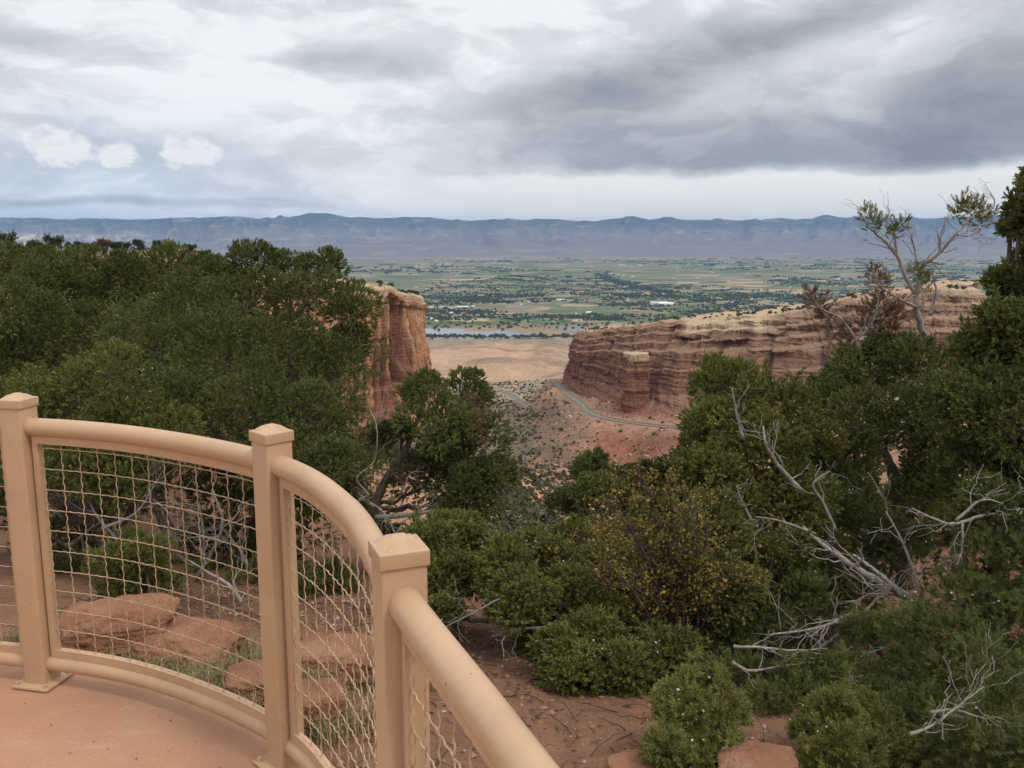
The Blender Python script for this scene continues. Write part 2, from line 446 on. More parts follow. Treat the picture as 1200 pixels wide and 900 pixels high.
def seg_dist(X, Y, path):
    """distance to a sampled path and the path height there"""
    best = np.full(X.shape, 1e9); zz = np.zeros(X.shape)
    m = (X > path[:, 0].min() - 60) & (X < path[:, 0].max() + 60) & (Y > path[:, 1].min() - 60) & (Y < path[:, 1].max() + 60)
    if not m.any(): return best, zz
    x, y = X[m], Y[m]; b = np.full(x.shape, 1e9); z = np.zeros(x.shape)
    for a, c in zip(path[:-1], path[1:]):
        d = c - a; t = np.clip(((x - a[0]) * d[0] + (y - a[1]) * d[1]) / (d[0]**2 + d[1]**2), 0, 1)
        q = np.hypot(x - a[0] - t * d[0], y - a[1] - t * d[1])
        k = q < b; b[k] = q[k]; z[k] = (a[2] + t * d[2])[k]
    best[m] = b; zz[m] = z
    return best, zz

def height(X, Y, rough=True):
    X = np.atleast_1d(np.asarray(X, float)); Y = np.atleast_1d(np.asarray(Y, float))
    r = np.hypot(X, Y); az = np.arctan2(X, Y)
    Ye = np.maximum(r * np.maximum(np.cos(az), .64), .5)
    u = np.clip(np.tan(np.clip(az, -1.2, 1.2)), -1.2, 1.2)
    ly = np.log(Ye); z = 0
    for du, dl in ((0, 0), (.012, 0), (-.012, 0), (0, .035), (0, -.035)):
        z = z + table(u + du, ly + dl) / 5
    if rough:
        w = sstep(3.5, 12, r)
        A = np.clip((r - 5) * .02, 0.0, 9) * sstep(4300, 3000, r)
        z = z + A * fbm(X / 70, Y / 70, seed=3, oct=5) * sstep(30, 300, r) + .02 * w * np.minimum(r, 40) * fbm(X / 6, Y / 6, seed=9, oct=4) * .5
        z = z + sstep(60, 200, r) * sstep(1600, 900, r) * (1.6 * fbm(X / 11, Y / 11, seed=13, oct=4) + 1.2 * np.round(2.5 * vnoise(X / 26, Y / 26, z / 9, seed=15)) / 2.5)
        # gullies on the slopes
        g = sstep(250, 600, r) * sstep(1700, 1100, r)
        z = z + g * 7 * (ridged(X / 55 + .02 * Y, Y / 150, seed=21) - .62)
        hill = sstep(1300, 1900, r) * sstep(4000, 3500, r)
        z = z + hill * (30 * (fbm(X / 380, Y / 420, seed=31, oct=5)) + 26 * (ridged(X / 210, Y / 420, seed=33) - .7))
        z = z + .03 * fbm(X * 1.3, Y * 1.3, seed=5) * sstep(2, 4, r) + .012 * fbm(X * 6, Y * 6, seed=6) * sstep(60, 20, r)
    for path, wd in ((ROAD, 6), (ROAD2, 5), (ROAD3, 4)):
        d, rz = seg_dist(X, Y, path)
        k = sstep(wd + 26, wd, d)
        z = z * (1 - k) + (rz - .25) * k
    return np.where(r > 3900, -450.0, z)

def hz(x, y): return float(height(x, y)[0])

def build_ground():
    az = np.radians(np.concatenate([np.arange(-180, -52, 4), np.arange(-52, 52, .14), np.arange(52, 180, 4)]))
    nr1 = int(math.log(4300 / .5) / math.log(1.0118))
    r = np.concatenate([.5 * 1.0118 ** np.arange(nr1), 4300 * 1.16 ** np.arange(0, 20)])
    R, A = np.meshgrid(r, az, indexing='ij')
    X, Y = R * np.sin(A), R * np.cos(A)
    Z = height(X.ravel(), Y.ravel()).reshape(X.shape)
    V = np.stack([X, Y, Z], -1).reshape(-1, 3)
    V = np.vstack([V, [[0, 0, -.28]]])
    n = len(az); q = grid_quads(len(r), n, True)[:, ::-1]
    mb = MB(); cx = (R.ravel()[q].mean(1))
    mb.add(V, q[cx < 3950], np.stack([np.full(n, len(V)-1), (np.arange(n)+1) % n, np.arange(n)], 1))
    q2 = q[cx >= 3950]
    mb.f4.append(q2); mb.m4.append(np.full(len(q2), 1))
    me = mb.mesh('ground', [M['soil'], M['valley']])
    # soil colours (what the ground is made of)
    x, y = V[:, 0], V[:, 1]; rr = np.hypot(x, y); u = np.where(y > 1, x / np.maximum(y, 1), 0)
    c = np.tile(np.array([.225, .12, .074]), (len(V), 1))
    def blend(col, k): c[:] = c * (1 - k[:, None]) + np.array(col) * k[:, None]
    n1 = fbm(x / 45, y / 45, seed=41, oct=5); n2 = fbm(x / 130, y / 130, seed=43, oct=4)
    blend((.35, .20, .128), sstep(25, 90, rr))
    blend((.46, .27, .165), sstep(25, 90, rr) * sstep(-.05, .45, n1))
    blend((.185, .135, .092), sstep(390, 520, rr + 50 * n1))
    blend((.31, .165, .105), sstep(.0, .06, u + .03 * n2) * sstep(420, 560, rr))
    blend((.13, .105, .07), sstep(-.05, .4, n1) * sstep(420, 560, rr) * .8)
    d, rz = seg_dist(x, y, ROAD)
    below = sstep(.085, .115, u + .02 * n1) * sstep(130, 40, d) * (rr < 900) * (V[:, 2] < rz + 14)
    blend((.205, .078, .05), below * (.75 + .25 * sstep(-.3, .3, n1)))
    blend((.33, .22, .15), sstep(30, 12, d) * .5)
    blend((.30, .235, .165), sstep(1050, 1250, rr + 150 * n2))
    blend((.39, .255, .165), sstep(1600, 1850, rr + 130 * n2))
    blend((.26, .175, .115), sstep(1600, 1850, rr) * np.clip(sstep(.0, .4, n2) + sstep(.82, .92, ridged(x / 210, y / 420, seed=33)), 0, 1))
    blend((.20, .17, .11), sstep(3300, 3700, rr + 200 * n2) * .7)
    blend((.20, .115, .07), sstep(12, 30, rr) * sstep(-.12, -.25, u) * sstep(900, 500, rr))
    blend((.50, .29, .17), sstep(1600, 1750, rr) * sstep(2300, 1900, rr) * sstep(-.06, -.09, u))
    a = me.color_attributes.new('soil', 'FLOAT_COLOR', 'POINT')
    a.data.foreach_set('color', np.hstack([c, np.ones((len(c), 1))]).astype(np.float32).ravel())
    o = bpy.data.objects.new('ground', me); COL.objects.link(o)
    return tag(o, kind='structure')
build_ground()

# ------------------------------------------------------------------ road, lakes
def strip(mb, path, off0, off1, dz, mi=0):
    t = np.gradient(path[:, :2], axis=0); t /= np.linalg.norm(t, axis=1)[:, None]
    nrm = np.stack([-t[:, 1], t[:, 0]], 1)
    a = np.column_stack([path[:, :2] + nrm * off0, path[:, 2] + dz]); b = np.column_stack([path[:, :2] + nrm * off1, path[:, 2] + dz])
    v = np.empty((2 * len(path), 3)); v[0::2] = b; v[1::2] = a
    k = np.arange(len(path) - 1) * 2
    mb.add(v, np.stack([k, k+1, k+3, k+2], 1), mi=mi)
def kerb(mb, path, off, w, h):
    strip(mb, path, off, off + w, h)
    t = np.gradient(path[:, :2], axis=0); t /= np.linalg.norm(t, axis=1)[:, None]
    nrm = np.stack([-t[:, 1], t[:, 0]], 1)
    for o in (off, off + w):
        v = np.empty((2 * len(path), 3))
        v[0::2] = np.column_stack([path[:, :2] + nrm * o, path[:, 2] + h]); v[1::2] = np.column_stack([path[:, :2] + nrm * o, path[:, 2] - .6])
        k = np.arange(len(path) - 1) * 2
        mb.add(v, np.stack([k, k+1, k+3, k+2], 1))
for path, hw, main in ((ROAD, 3.3, True), (ROAD2, 3.0, False), (ROAD3, 2.6, False)):
    mb = MB(); strip(mb, path, -hw, hw, .1)
    if main: strip(mb, path, -.2, .2, .13, 1)
    tag(mb.build('road', [M['road'], M['line']] if main else M['road'], smooth=False), kind='structure')
    mb = MB(); kerb(mb, path, hw + .5, .5, .55); kerb(mb, path, -hw - 1.0, .5, .55)
    tag(mb.build('kerb', M['kerb'], smooth=False), kind='structure')
# far two-track road across the foot of the hills
trk = smooth_path([np.append(at(px, py, Y)[:2], 0) for px, py, Y in [(470, 438, 1750), (540, 437.5, 1760), (600, 437, 1770), (645, 434, 1850)]], 12)
trk[:, 2] = height(trk[:, 0], trk[:, 1]) + 1.2
mb = MB(); strip(mb, trk, -5, 5, 0); tag(mb.build('road', M['kerb'], smooth=False), kind='structure')

def lake(outline):
    pts = [at_z(px, py, -449.0) for px, py in outline]
    p = smooth_path(pts + [pts[0]], 6)[:-1]
    bm = bmesh.new(); vs = [bm.verts.new(q) for q in p]; bm.faces.new(vs); bmesh.ops.triangulate(bm, faces=bm.faces)
    bmesh.ops.recalc_face_normals(bm, faces=bm.faces)
    me = bpy.data.meshes.new('lake'); bm.to_mesh(me); bm.free()
    if me.polygons[0].normal.z < 0: me.flip_normals()
    me.materials.append(M['water']); o = bpy.data.objects.new('lake', me); COL.objects.link(o)
    tag(o, kind='structure')
lake([(480, 386), (505, 385), (540, 385.5), (548, 388), (570, 388.5), (590, 387), (604, 388.5), (618, 391), (640, 391.5), (640, 393), (600, 394), (540, 394), (505, 393.5), (480, 393)])
lake([(646, 385), (665, 383.5), (690, 384), (720, 386), (716, 389), (690, 391), (668, 388.5)])
lake([(500, 396.2), (560, 396.4), (640, 396.2), (640, 397.2), (560, 397.8), (500, 397.6)])

# ------------------------------------------------------------------ cliffs
def cliff(name, base, top, prof, mat, back, seed, buttress=5, crack=3, ledge=1.6, n=700, rows=170, cracks=(), drop=70, caprise=4, pale=None):
    """base, top: matching lists of (px, py, Y); prof: [(t, horizontal 0..1)]"""
    B = np.array([at(*q) for q in base]); T = np.array([at(*q) for q in top])
    s = np.linspace(0, 1, len(B)); S = np.linspace(0, 1, n)
    def interp(P): return np.stack([np.interp(S, s, P[:, k]) for k in range(3)], 1)
    B, T = interp(B), interp(T)
    k = max(3, n // 60); ker = np.ones(k) / k
    for A in (B, T):
        for c in range(3): A[:, c] = np.convolve(np.pad(A[:, c], k // 2, mode='edge'), ker, mode='valid')[:n]
    L = np.concatenate([[0], np.cumsum(np.linalg.norm(np.diff(T[:, :2], axis=0), axis=1))])
    t = np.gradient(T[:, :2], axis=0); t /= np.linalg.norm(t, axis=1)[:, None] + 1e-9
    N = np.stack([t[:, 1], -t[:, 0]], 1)                      # outward, towards the viewer's side
    kk = max(3, n // 25); ker = np.ones(kk) / kk
    for c in range(2): N[:, c] = np.convolve(np.pad(N[:, c], kk // 2, mode='edge'), ker, mode='valid')[:n]
    N /= np.linalg.norm(N, axis=1)[:, None]
    # roughen the rim
    T[:, 2] += 1.6 * fbm(L / 14, seed=seed, oct=4) + .8 * np.round(1.5 * vnoise(L / 9, seed=seed + 1))
    tt = np.linspace(-.12, 1, rows)
    g = np.interp(tt, [p[0] for p in prof], [p[1] for p in prof])
    zc = B[None, :, 2] + (T - B)[None, :, 2] * tt[:, None]
    P = B[None, :, :2] + (T - B)[None, :, :2] * g[:, None, None]
    Lg = np.broadcast_to(L, zc.shape)
    env = sstep(-.05, .15, tt)[:, None] * (.35 + .65 * sstep(1.0, .86, tt))[:, None]
    d = buttress * fbm(Lg / 38, zc / 150, seed=seed + 2, oct=3) * env
    d += crack * 1.1 * -np.maximum(0, ridged(Lg / 17, zc / 130, seed=seed + 4, oct=3) - .80) * 5 * env
    blk = vnoise(Lg / 13 + .4 * vnoise(zc / 20, seed=seed+5), zc / 40, seed=seed + 6)
    d += crack * .8 * np.round(blk * 2.2) / 2.2 * env
    lay = vnoise(zc / 4.6 + .3 * vnoise(Lg / 60, seed=seed + 8), Lg / 260, seed=seed + 7) + .6 * vnoise(zc / 1.9, Lg / 150, seed=seed + 9)
    d += ledge * np.round(lay * 2) / 2
    if name == 'sandstone_cliff':
        big = vnoise(Lg / 27 + .5 * vnoise(zc / 30, seed=seed+25), zc / 55, seed=seed + 26)
        d += 4.2 * np.round(big * 3) / 3 * env
        d += 2.0 * np.round(1.6 * vnoise(zc / 9 + .25 * vnoise(Lg / 70, seed=seed + 28), Lg / 180, seed=seed + 27)) / 1.6
    d += .9 * fbm(Lg / 5, zc / 5, seed=seed + 10, oct=4) + .35 * fbm(Lg / 1.6, zc / 1.6, seed=seed + 12, oct=3)
    for (s0, w, dep, t0, t1, lean) in cracks:
        cc = s0 + lean * (tt - .5)[:, None]
        d -= dep * np.exp(-((S[None] - cc) / w) ** 2) * (sstep(t0, t0 + .12, tt) * sstep(t1 + .02, t1 - .02, tt))[:, None]
    P = P + N[None] * d[..., None]
    V = np.concatenate([P, zc[..., None]], -1)
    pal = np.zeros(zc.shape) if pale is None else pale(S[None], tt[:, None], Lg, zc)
    # flat top and the far side
    bk = np.linspace(0, 1, 26)[1:]
    w = back if np.ndim(back) else np.full(n, float(back))
    w = np.interp(S, np.linspace(0, 1, len(w)), w)
    topr = V[-1]
    cap = []
    for q in bk:
        xy = topr[:, :2] - N * (w * q)[:, None]
        zz = topr[:, 2] + caprise * math.sin(q * 2.2) * (1 if q < .9 else .8) + 1.1 * fbm(xy[:, 0] / 9, xy[:, 1] / 9, seed=seed + 14, oct=4) * min(1, q * 6)
        cap.append(np.column_stack([xy, zz]))
    last = cap[-1].copy()
    for q in (.3, .7, 1.0):
        e = last.copy(); e[:, :2] -= N * 25 * q; e[:, 2] -= drop * q; cap.append(e)
    V = np.concatenate([V, np.array(cap)], 0)
    pal = np.concatenate([pal, np.repeat(pal[-1:], len(cap), 0)], 0)
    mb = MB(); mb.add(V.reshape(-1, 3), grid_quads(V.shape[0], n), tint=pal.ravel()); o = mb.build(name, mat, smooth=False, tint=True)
    tag(o, kind='structure')
    return V, rows, N

# left butte: bright vertical wall ending in a nose at the right
bb = [(300, 470, 420), (340, 495, 440), (380, 505, 462), (415, 500, 485), (450, 492, 505), (488, 480, 525), (510, 476, 540), (518, 474, 560), (517, 468, 600), (504, 460, 660)]
bt = [(300, 318, 470), (340, 322, 478), (385, 328, 492), (418, 333, 508), (448, 335.5, 525), (470, 341, 540), (484, 346, 553), (491, 349, 570), (490, 349, 605), (480, 347, 660)]
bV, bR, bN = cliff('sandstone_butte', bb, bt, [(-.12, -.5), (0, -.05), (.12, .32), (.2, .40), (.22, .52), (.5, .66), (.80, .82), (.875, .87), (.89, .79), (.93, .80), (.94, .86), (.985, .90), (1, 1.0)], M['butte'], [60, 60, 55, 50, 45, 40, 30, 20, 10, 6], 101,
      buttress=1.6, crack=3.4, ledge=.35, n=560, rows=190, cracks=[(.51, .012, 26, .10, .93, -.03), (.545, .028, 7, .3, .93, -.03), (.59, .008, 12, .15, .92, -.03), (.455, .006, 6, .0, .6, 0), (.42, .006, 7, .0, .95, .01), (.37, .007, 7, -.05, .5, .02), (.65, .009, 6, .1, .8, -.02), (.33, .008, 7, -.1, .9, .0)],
      pale=lambda S, t, L, z: np.clip(.9 * sstep(.925, .95, t + .02 * fbm(L / 6, seed=111)) + .75 * sstep(.15, .45, fbm(L / 9, z / 30, seed=113, oct=4)) * sstep(.3, .6, t), 0, 1) - 1.0 * sstep(.500, .512, S + .03 * (t - .5)) * sstep(.59, .565, S + .03 * (t - .5) + .015 * fbm(z / 9, L / 20, seed=117)) * sstep(.15, .3, t) * sstep(.89, .87, t) - .9 * sstep(.05, .2, fbm(L / 14, z / 26, seed=119, oct=4)) * sstep(.62, .5, t) * sstep(.62, .55, S), drop=90, caprise=2)  # negative tint beside the main crack: desert varnish with the crack's shade painted in

# right mesa
cb = [(690, 440, 1250), (668, 444, 1090), (657, 450, 960), (668, 456, 905), (690, 460, 855), (715, 467, 800), (740, 478, 745), (770, 482, 705), (800, 484, 680), (850, 488, 640), (900, 492, 610), (960, 496, 585), (1020, 498, 560), (1080, 496, 540), (1135, 490, 525), (1170, 480, 520), (1190, 470, 540)]
ct = [(715, 383, 1250), (690, 386, 1100), (681, 388, 985), (688, 388.5, 945), (706, 386.5, 905), (735, 382, 862), (766, 378, 825), (795, 375, 795), (822, 374, 775), (862, 371, 745), (905, 368, 722), (940, 360, 700), (990, 351, 678), (1050, 343, 655), (1115, 337, 632), (1146, 338, 622), (1162, 352, 640)]
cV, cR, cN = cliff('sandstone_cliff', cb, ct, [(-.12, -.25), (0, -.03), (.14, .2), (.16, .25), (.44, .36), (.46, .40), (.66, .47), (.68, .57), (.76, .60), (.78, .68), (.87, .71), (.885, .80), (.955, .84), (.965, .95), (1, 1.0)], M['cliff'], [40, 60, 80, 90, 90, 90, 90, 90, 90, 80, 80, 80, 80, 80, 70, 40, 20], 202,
      buttress=7, crack=5.0, ledge=1.3, n=900, rows=190, drop=60, caprise=3,
      pale=lambda S, t, L, z: np.clip(sstep(.44, .50, S + .03 * fbm(L / 40, z / 12, seed=211)) * sstep(.655, .60, S) * sstep(.80, .90, t + .16 * fbm(L / 25, z / 10, seed=212) + .25 * (S - .55)) + .35 * sstep(.84, .9, S) * sstep(.6, .9, t + .15 * fbm(L / 30, z / 10, seed=213)) + .7 * sstep(.97, 1, t), 0, 1),
      cracks=[(.285, .006, 7, .3, .8, .01), (.34, .004, 6, .2, .9, -.01), (.41, .008, 9, .62, .95, .03), (.47, .02, 9, .62, .80, 0), (.56, .03, 12, .60, .76, 0), (.62, .006, 7, .1, .8, .01), (.70, .008, 8, .1, .9, .01), (.77, .006, 8, .1, .9, -.01), (.22, .005, 5, .3, .9, .0)])

# free-standing rock tower in front of the mesa wall
def tower(px, py0, py1, Y, w, seed):
    b = at(px, py0, Y); t = at(px, py1, Y + 6); n, rows = 150, 110
    th = np.linspace(0, 2 * np.pi, n, endpoint=False); q = np.linspace(-.1, 1, rows)
    TH, Q = np.meshgrid(th, q)
    r = w * (1 - .30 * Q) / (np.abs(np.cos(TH)) ** 5 + np.abs(np.sin(TH)) ** 5) ** .2
    X = np.cos(TH); Yv = np.sin(TH)
    zc = b[2] + (t[2] - b[2]) * Q
    r = r + 1.6 * fbm(X * 2.2, Yv * 2.2, zc / 40, seed=seed) + 1.4 * np.round(2 * vnoise(X * 3, Yv * 3, zc / 14, seed=seed + 1)) / 2 + .7 * np.round(2 * vnoise(zc / 3, TH * .4, seed=seed + 2)) + .5 * fbm(X * 9, Yv * 9, zc / 3, seed=seed + 3)
    r = np.where(Q > .93, r * 1.06, r)
    V = np.stack([b[0] + (t[0] - b[0]) * Q + r * X * 1.0, b[1] + (t[1] - b[1]) * Q + r * Yv, zc + .8 * fbm(X * 3, Yv * 3, seed=seed + 5)], -1)
    caps = []
    for k in (.8, .5, .2):
        c = V[-1].copy(); m = V[-1].mean(0); c = m + (c - m) * k; c[:, 2] += 1.2 * (1 - k) + .5 * fbm(c[:, 0], c[:, 1], seed=seed); caps.append(c)
    V = np.concatenate([V, np.array(caps)], 0)
    mb = MB(); nr = V.shape[0]; V2 = np.vstack([V.reshape(-1, 3), V[-1].mean(0)[None]])
    j = np.arange(n)
    tt = np.append(np.repeat(np.concatenate([sstep(.86, .95, q), np.ones(3)]), n), 1.0)
    mb.add(V2, grid_quads(nr, n, True), np.stack([(nr-1)*n + j, (nr-1)*n + (j+1) % n, np.full(n, nr*n)], 1), tt)
    tag(mb.build('rock_tower', M['cliff'], smooth=False, tint=True), kind='structure')
tower(746, 486, 414, 735, 12.5, 401)

# ------------------------------------------------------------------ mountains along the horizon
def mountains():
    sky = [(-700, 262), (-400, 258), (-100, 257), (0, 255.5), (60, 257), (120, 255), (160, 257), (200, 256), (225, 254.5), (250, 254), (265, 252), (300, 256), (330, 254), (350, 252), (375, 250.5), (410, 253), (440, 256), (480, 254), (520, 256), (560, 257), (600, 256.5), (640, 257.5), (700, 258), (725, 255), (741, 252.5), (760, 256.5), (780, 254.5), (800, 257.5), (850, 257), (900, 257.5), (950, 256), (970, 252.5), (1000, 255), (1050, 256), (1100, 254.5), (1160, 252.5), (1250, 255), (1500, 256), (1900, 258)]
    n, rows = 1300, 130
    px = np.linspace(-700, 1900, n); py = 2.6 * fbm(px / 24, seed=77, oct=5) + np.interp(px, [p[0] for p in sky], [p[1] for p in sky])
    v = (py - 450) / F; h = CP - SP * v; slope = -(SP + CP * v) / h; u = (px - 600) / F / h
    TOP = slope * 27500 + EYE
    Yv = np.concatenate([np.linspace(18200, 22500, 35), np.linspace(22500, 27500, 75)[1:], np.linspace(27500, 34000, 21)[1:]])
    U, YY = np.meshgrid(u, Yv); X = U * 25000
    wob = 900 * fbm(X / 3800, seed=61, oct=3)
    a = sstep(18200, 23000, YY) ** 1.3
    f1 = sstep(22300 + 0, 24300, YY + wob); f2 = sstep(24200, 27500, YY)
    Z = -450 + 175 * a
    spur = ridged(X / 900 + .25 * fbm(YY / 900, X / 3000, seed=63), YY / 5200, seed=65, oct=4)
    first = 150 + 70 * fbm(X / 3600, seed=67, oct=4)
    mid = np.clip(first, 40, 330)
    Z = Z + f1 * (mid + 275) * (.62 + .55 * (spur - .70) * 4.4) * .95
    Z = Z * (1 - f2) + f2 * (TOP[None] + (spur - .8) * 900 * (1 - sstep(26300, 27400, YY)))
    Z = Z + 18 * fbm(X / 300, YY / 300, seed=69, oct=4) * f1
    back = sstep(27600, 34000, YY)
    Z = Z * (1 - back) + back * (TOP[None] * .9 - 60)
    V = np.stack([U * YY, YY, Z], -1)
    bare = sstep(.77, .85, spur + .05 * fbm(X / 250, YY / 250, seed=91, oct=3)) * sstep(21500, 23200, YY) * (.45 + .55 * sstep(-.2, .3, fbm(X / 2600, YY / 5000, seed=93, oct=3)))
    mb = MB(); mb.add(V.reshape(-1, 3), grid_quads(len(Yv), n), tint=bare.ravel()); tag(mb.build('mountains', M['mount'], tint=True), kind='structure')
mountains()

# ------------------------------------------------------------------ small far vegetation and houses
def puff(seed, n=46, flat=.75):
    """a leafy little bush about 1 m across: ragged faces through a dome"""
    r = np.random.default_rng(seed)
    d = r.standard_normal((n, 3)); d[:, 2] = np.abs(d[:, 2]) * flat; d /= np.linalg.norm(d, axis=1)[:, None]
    c = d * (.22 + .25 * r.random((n, 1))) * np.array([1, 1, 1.25])
    a = r.standard_normal((n, 3)); a /= np.linalg.norm(a, axis=1)[:, None]; b = np.cross(a, d); b /= np.linalg.norm(b, axis=1)[:, None] + 1e-9
    s = .17 + .12 * r.random((n, 1))
    v = np.stack([c - a*s, c + b*s*.8, c + a*s, c - b*s*.8 + d*s*.5], 1).reshape(-1, 3)
    v[:, 2] = np.maximum(v[:, 2], -.05)
    return v, np.arange(4*n).reshape(-1, 4), np.repeat(r.random(n), 4)
PUFFS = [puff(900 + i) for i in range(5)]

def scatter_bushes(P, size, mat, ind_name, label, cat, group, stuff_name, nind=300, aspect=1.0):
    """P sorted by apparent size: the first nind as objects, the rest one mass"""
    order = np.argsort(-(size / np.maximum(np.linalg.norm(P, axis=1), 1))); P, size = P[order], size[order]
    meshes = []
    for v, q, t in PUFFS:
        m = MB(); m.add(v * np.array([1, 1, aspect]), q, tint=t); meshes.append(m.mesh(ind_name, mat, False, True))
    src = None
    for i in range(min(nind, len(P))):
        if src is None: o = src = bpy.data.objects.new(ind_name, meshes[0]); tag(o, label, cat, group)
        else: o = src.copy(); o.data = meshes[i % 5]
        COL.objects.link(o); o.location = P[i]; o.scale = (size[i],) * 3; o.rotation_euler = (0, 0, rng.random() * 6.28)
    if len(P) > nind:
        mb = MB()
        for k in range(5):
            idx = np.arange(nind + k, len(P), 5)
            if not len(idx): continue
            v, q, t = PUFFS[k]
            th = rng.random(len(idx)) * 6.28; c, s = np.cos(th)[:, None], np.sin(th)[:, None]
            W = np.stack([v[None, :, 0]*c - v[None, :, 1]*s, v[None, :, 0]*s + v[None, :, 1]*c, np.broadcast_to(v[:, 2] * aspect, (len(idx), len(v)))], -1) * size[idx][:, None, None] + P[idx][:, None]
            Q = (q[None] + (np.arange(len(idx)) * len(v))[:, None, None]).reshape(-1, 4)
            tt = (t[None] * .6 + .4 * rng.random((len(idx), 1))).ravel()
            mb.add(W.reshape(-1, 3), Q, tint=tt)
        tag(mb.build(stuff_name, mat, None, False, True), kind='stuff', label=label if False else None)

def slope_shrubs():
    n = 150000
    px = np.where(rng.random(n) < .8, rng.uniform(500, 840, n), rng.uniform(480, 1150, n)); Y = np.exp(rng.uniform(math.log(120), math.log(1500), n))
    X = (px - 600) / 1025 * Y; z = height(X, Y)
    dens = .42 + .55 * fbm(X / 55, Y / 55, seed=51, oct=4) + .25 * sstep(420, 600, Y) * sstep(.06, .0, X / Y)
    dr = np.minimum(seg_dist(X, Y, ROAD)[0], seg_dist(X, Y, ROAD2)[0])
    red = (X / Y > .09) & (dr < 80) & (Y < 760)
    keep = (rng.random(n) < dens * .5 * np.where((X / Y > .03) & (Y > 500), .55, 1)) & (dr > 9) & ~(red & (rng.random(n) < .85))
    # leave the rock walls themselves free of bushes
    keep &= ~((X / Y > .075) & (Y > 840))
    X, Y, z = X[keep], Y[keep], z[keep]
    size = np.exp(rng.normal(.05, .45, len(X))) * (1 + .35 * sstep(500, 900, Y))
    scatter_bushes(np.column_stack([X, Y, z]), size, M['far_shrub'], 'canyon_shrub', 'small dark green shrub dotted on the reddish canyon slope below the cliffs', 'shrub', 'shrubs dotted over the canyon slopes', 'canyon_scrub')
slope_shrubs()

def rubble():
    n = 9000
    px = rng.uniform(555, 860, n); Y = rng.uniform(480, 980, n); X = (px - 600) / 1025 * Y
    d = seg_dist(X, Y, ROAD)[0]; k = (rng.random(n) < np.clip(.10 + .35 * fbm(X / 40, Y / 40, seed=81, oct=3) + .35 * sstep(90, 20, d), 0, 1)) & (d > 7) & (X / Y > -.02)
    X, Y = X[k], Y[k]; z = height(X, Y); n = len(X); s = np.exp(rng.normal(-.35, .55, n))
    v = np.array([[-1,-1,-1],[1,-1,-1],[1,1,-1],[-1,1,-1],[-1,-1,1],[1,-1,1],[1,1,1],[-1,1,1]], float) * .6; q = np.array([[0,3,2,1],[4,5,6,7],[0,1,5,4],[1,2,6,5],[2,3,7,6],[3,0,4,7]])
    W = v[None] * rng.uniform(.45, 1.25, (n, 8, 3)); th = rng.random(n) * 6.28; c, sn = np.cos(th)[:, None], np.sin(th)[:, None]
    W = np.stack([W[..., 0]*c - W[..., 1]*sn, W[..., 0]*sn + W[..., 1]*c, W[..., 2]*.8], -1) * s[:, None, None] + np.stack([X, Y, z + s * .15], 1)[:, None]
    m = material('fallen_sandstone', lambda nt, b: nt.ramp(attr(nt, 'tint').outputs['Fac'], [(0, (.22, .10, .07)), (.5, (.32, .19, .13)), (1, (.46, .32, .23))]))
    mb = MB(); mb.add(W.reshape(-1, 3), (q[None] + (np.arange(n) * 8)[:, None, None]).reshape(-1, 4), tint=np.repeat(rng.random(n), 8)); tag(mb.build('rock_rubble', m, None, False, True), kind='stuff')
rubble()

def rim_shrubs():
    P, S = [], []
    for V, rows, k in ((bV, bR, 26), (cV, cR, 170)):
        n = V.shape[1]
        for _ in range(k):
            j = int(rng.uniform(.1, .97) * n); i = rows + int(rng.choice([0, 1, 2, 3, 5, 8, 12, 18, 24]))
            P.append(V[i, j]); S.append(rng.uniform(1.6, 4.2))
    scatter_bushes(np.array(P), np.array(S), M['far_tree'], 'rim_shrub', 'dark bush on the rocky rim of the sandstone cliffs', 'shrub', 'bushes along the cliff rims', 'rim_scrub', 200, 1.1)
rim_shrubs()

def valley_trees():
    P, S = [], []
    # riverside belt
    for _ in range(420):
        px = rng.uniform(470, 730); py = rng.normal(394.6, .8) if rng.random() < .75 else rng.normal(382, 2.5)
        P.append(at_z(px, py, -450)); S.append(rng.uniform(9, 20))
    # field edges and groves
    for _ in range(3600):
        px = rng.uniform(330, 1260); yy = 1 / rng.uniform(1/17500, 1/4700); x0 = (px - 600) / 1000 * yy
        if fbm(x0 / 1700, yy / 1100, seed=71, oct=3)[()] < -.08: continue
        L = int(rng.choice([1, 2, 4, 7, 12])); dx, dy = ((1, .12) if rng.random() < .75 else (-.12, 1)); sp = rng.uniform(10, 26)
        for k in range(L):
            P.append(np.array([x0 + dx * sp * k + rng.normal(0, 5), yy + dy * sp * k + rng.normal(0, 5), -450])); S.append(rng.uniform(9, 21) * (1 + .5 * (yy > 9000)))
    # a wooded diagonal draw and two darker woods
    for (xa, ya, xb, yb, m, sp) in ((700, 322, 745, 338, 420, 2.0), (745, 338, 790, 343, 160, 1.2), (545, 349, 640, 346, 240, 1.6), (720, 346, 800, 348, 200, 1.4), (690, 373, 735, 374, 90, 1.5), (540, 353, 600, 355, 120, 1.5), (900, 330, 1000, 334, 200, 2), (850, 345, 960, 350, 200, 2)):
        for _ in range(m):
            f = rng.random(); P.append(at_z(xa + (xb - xa) * f + rng.normal(0, 4), ya + (yb - ya) * f + rng.normal(0, sp * .6), -450)); S.append(rng.uniform(10, 24))
    scatter_bushes(np.array(P), np.array(S), M['far_tree'], 'valley_tree', 'distant dark green broadleaf tree on the valley floor', 'tree', 'trees across the valley farmland', 'valley_woods', 300, .95)
valley_trees()

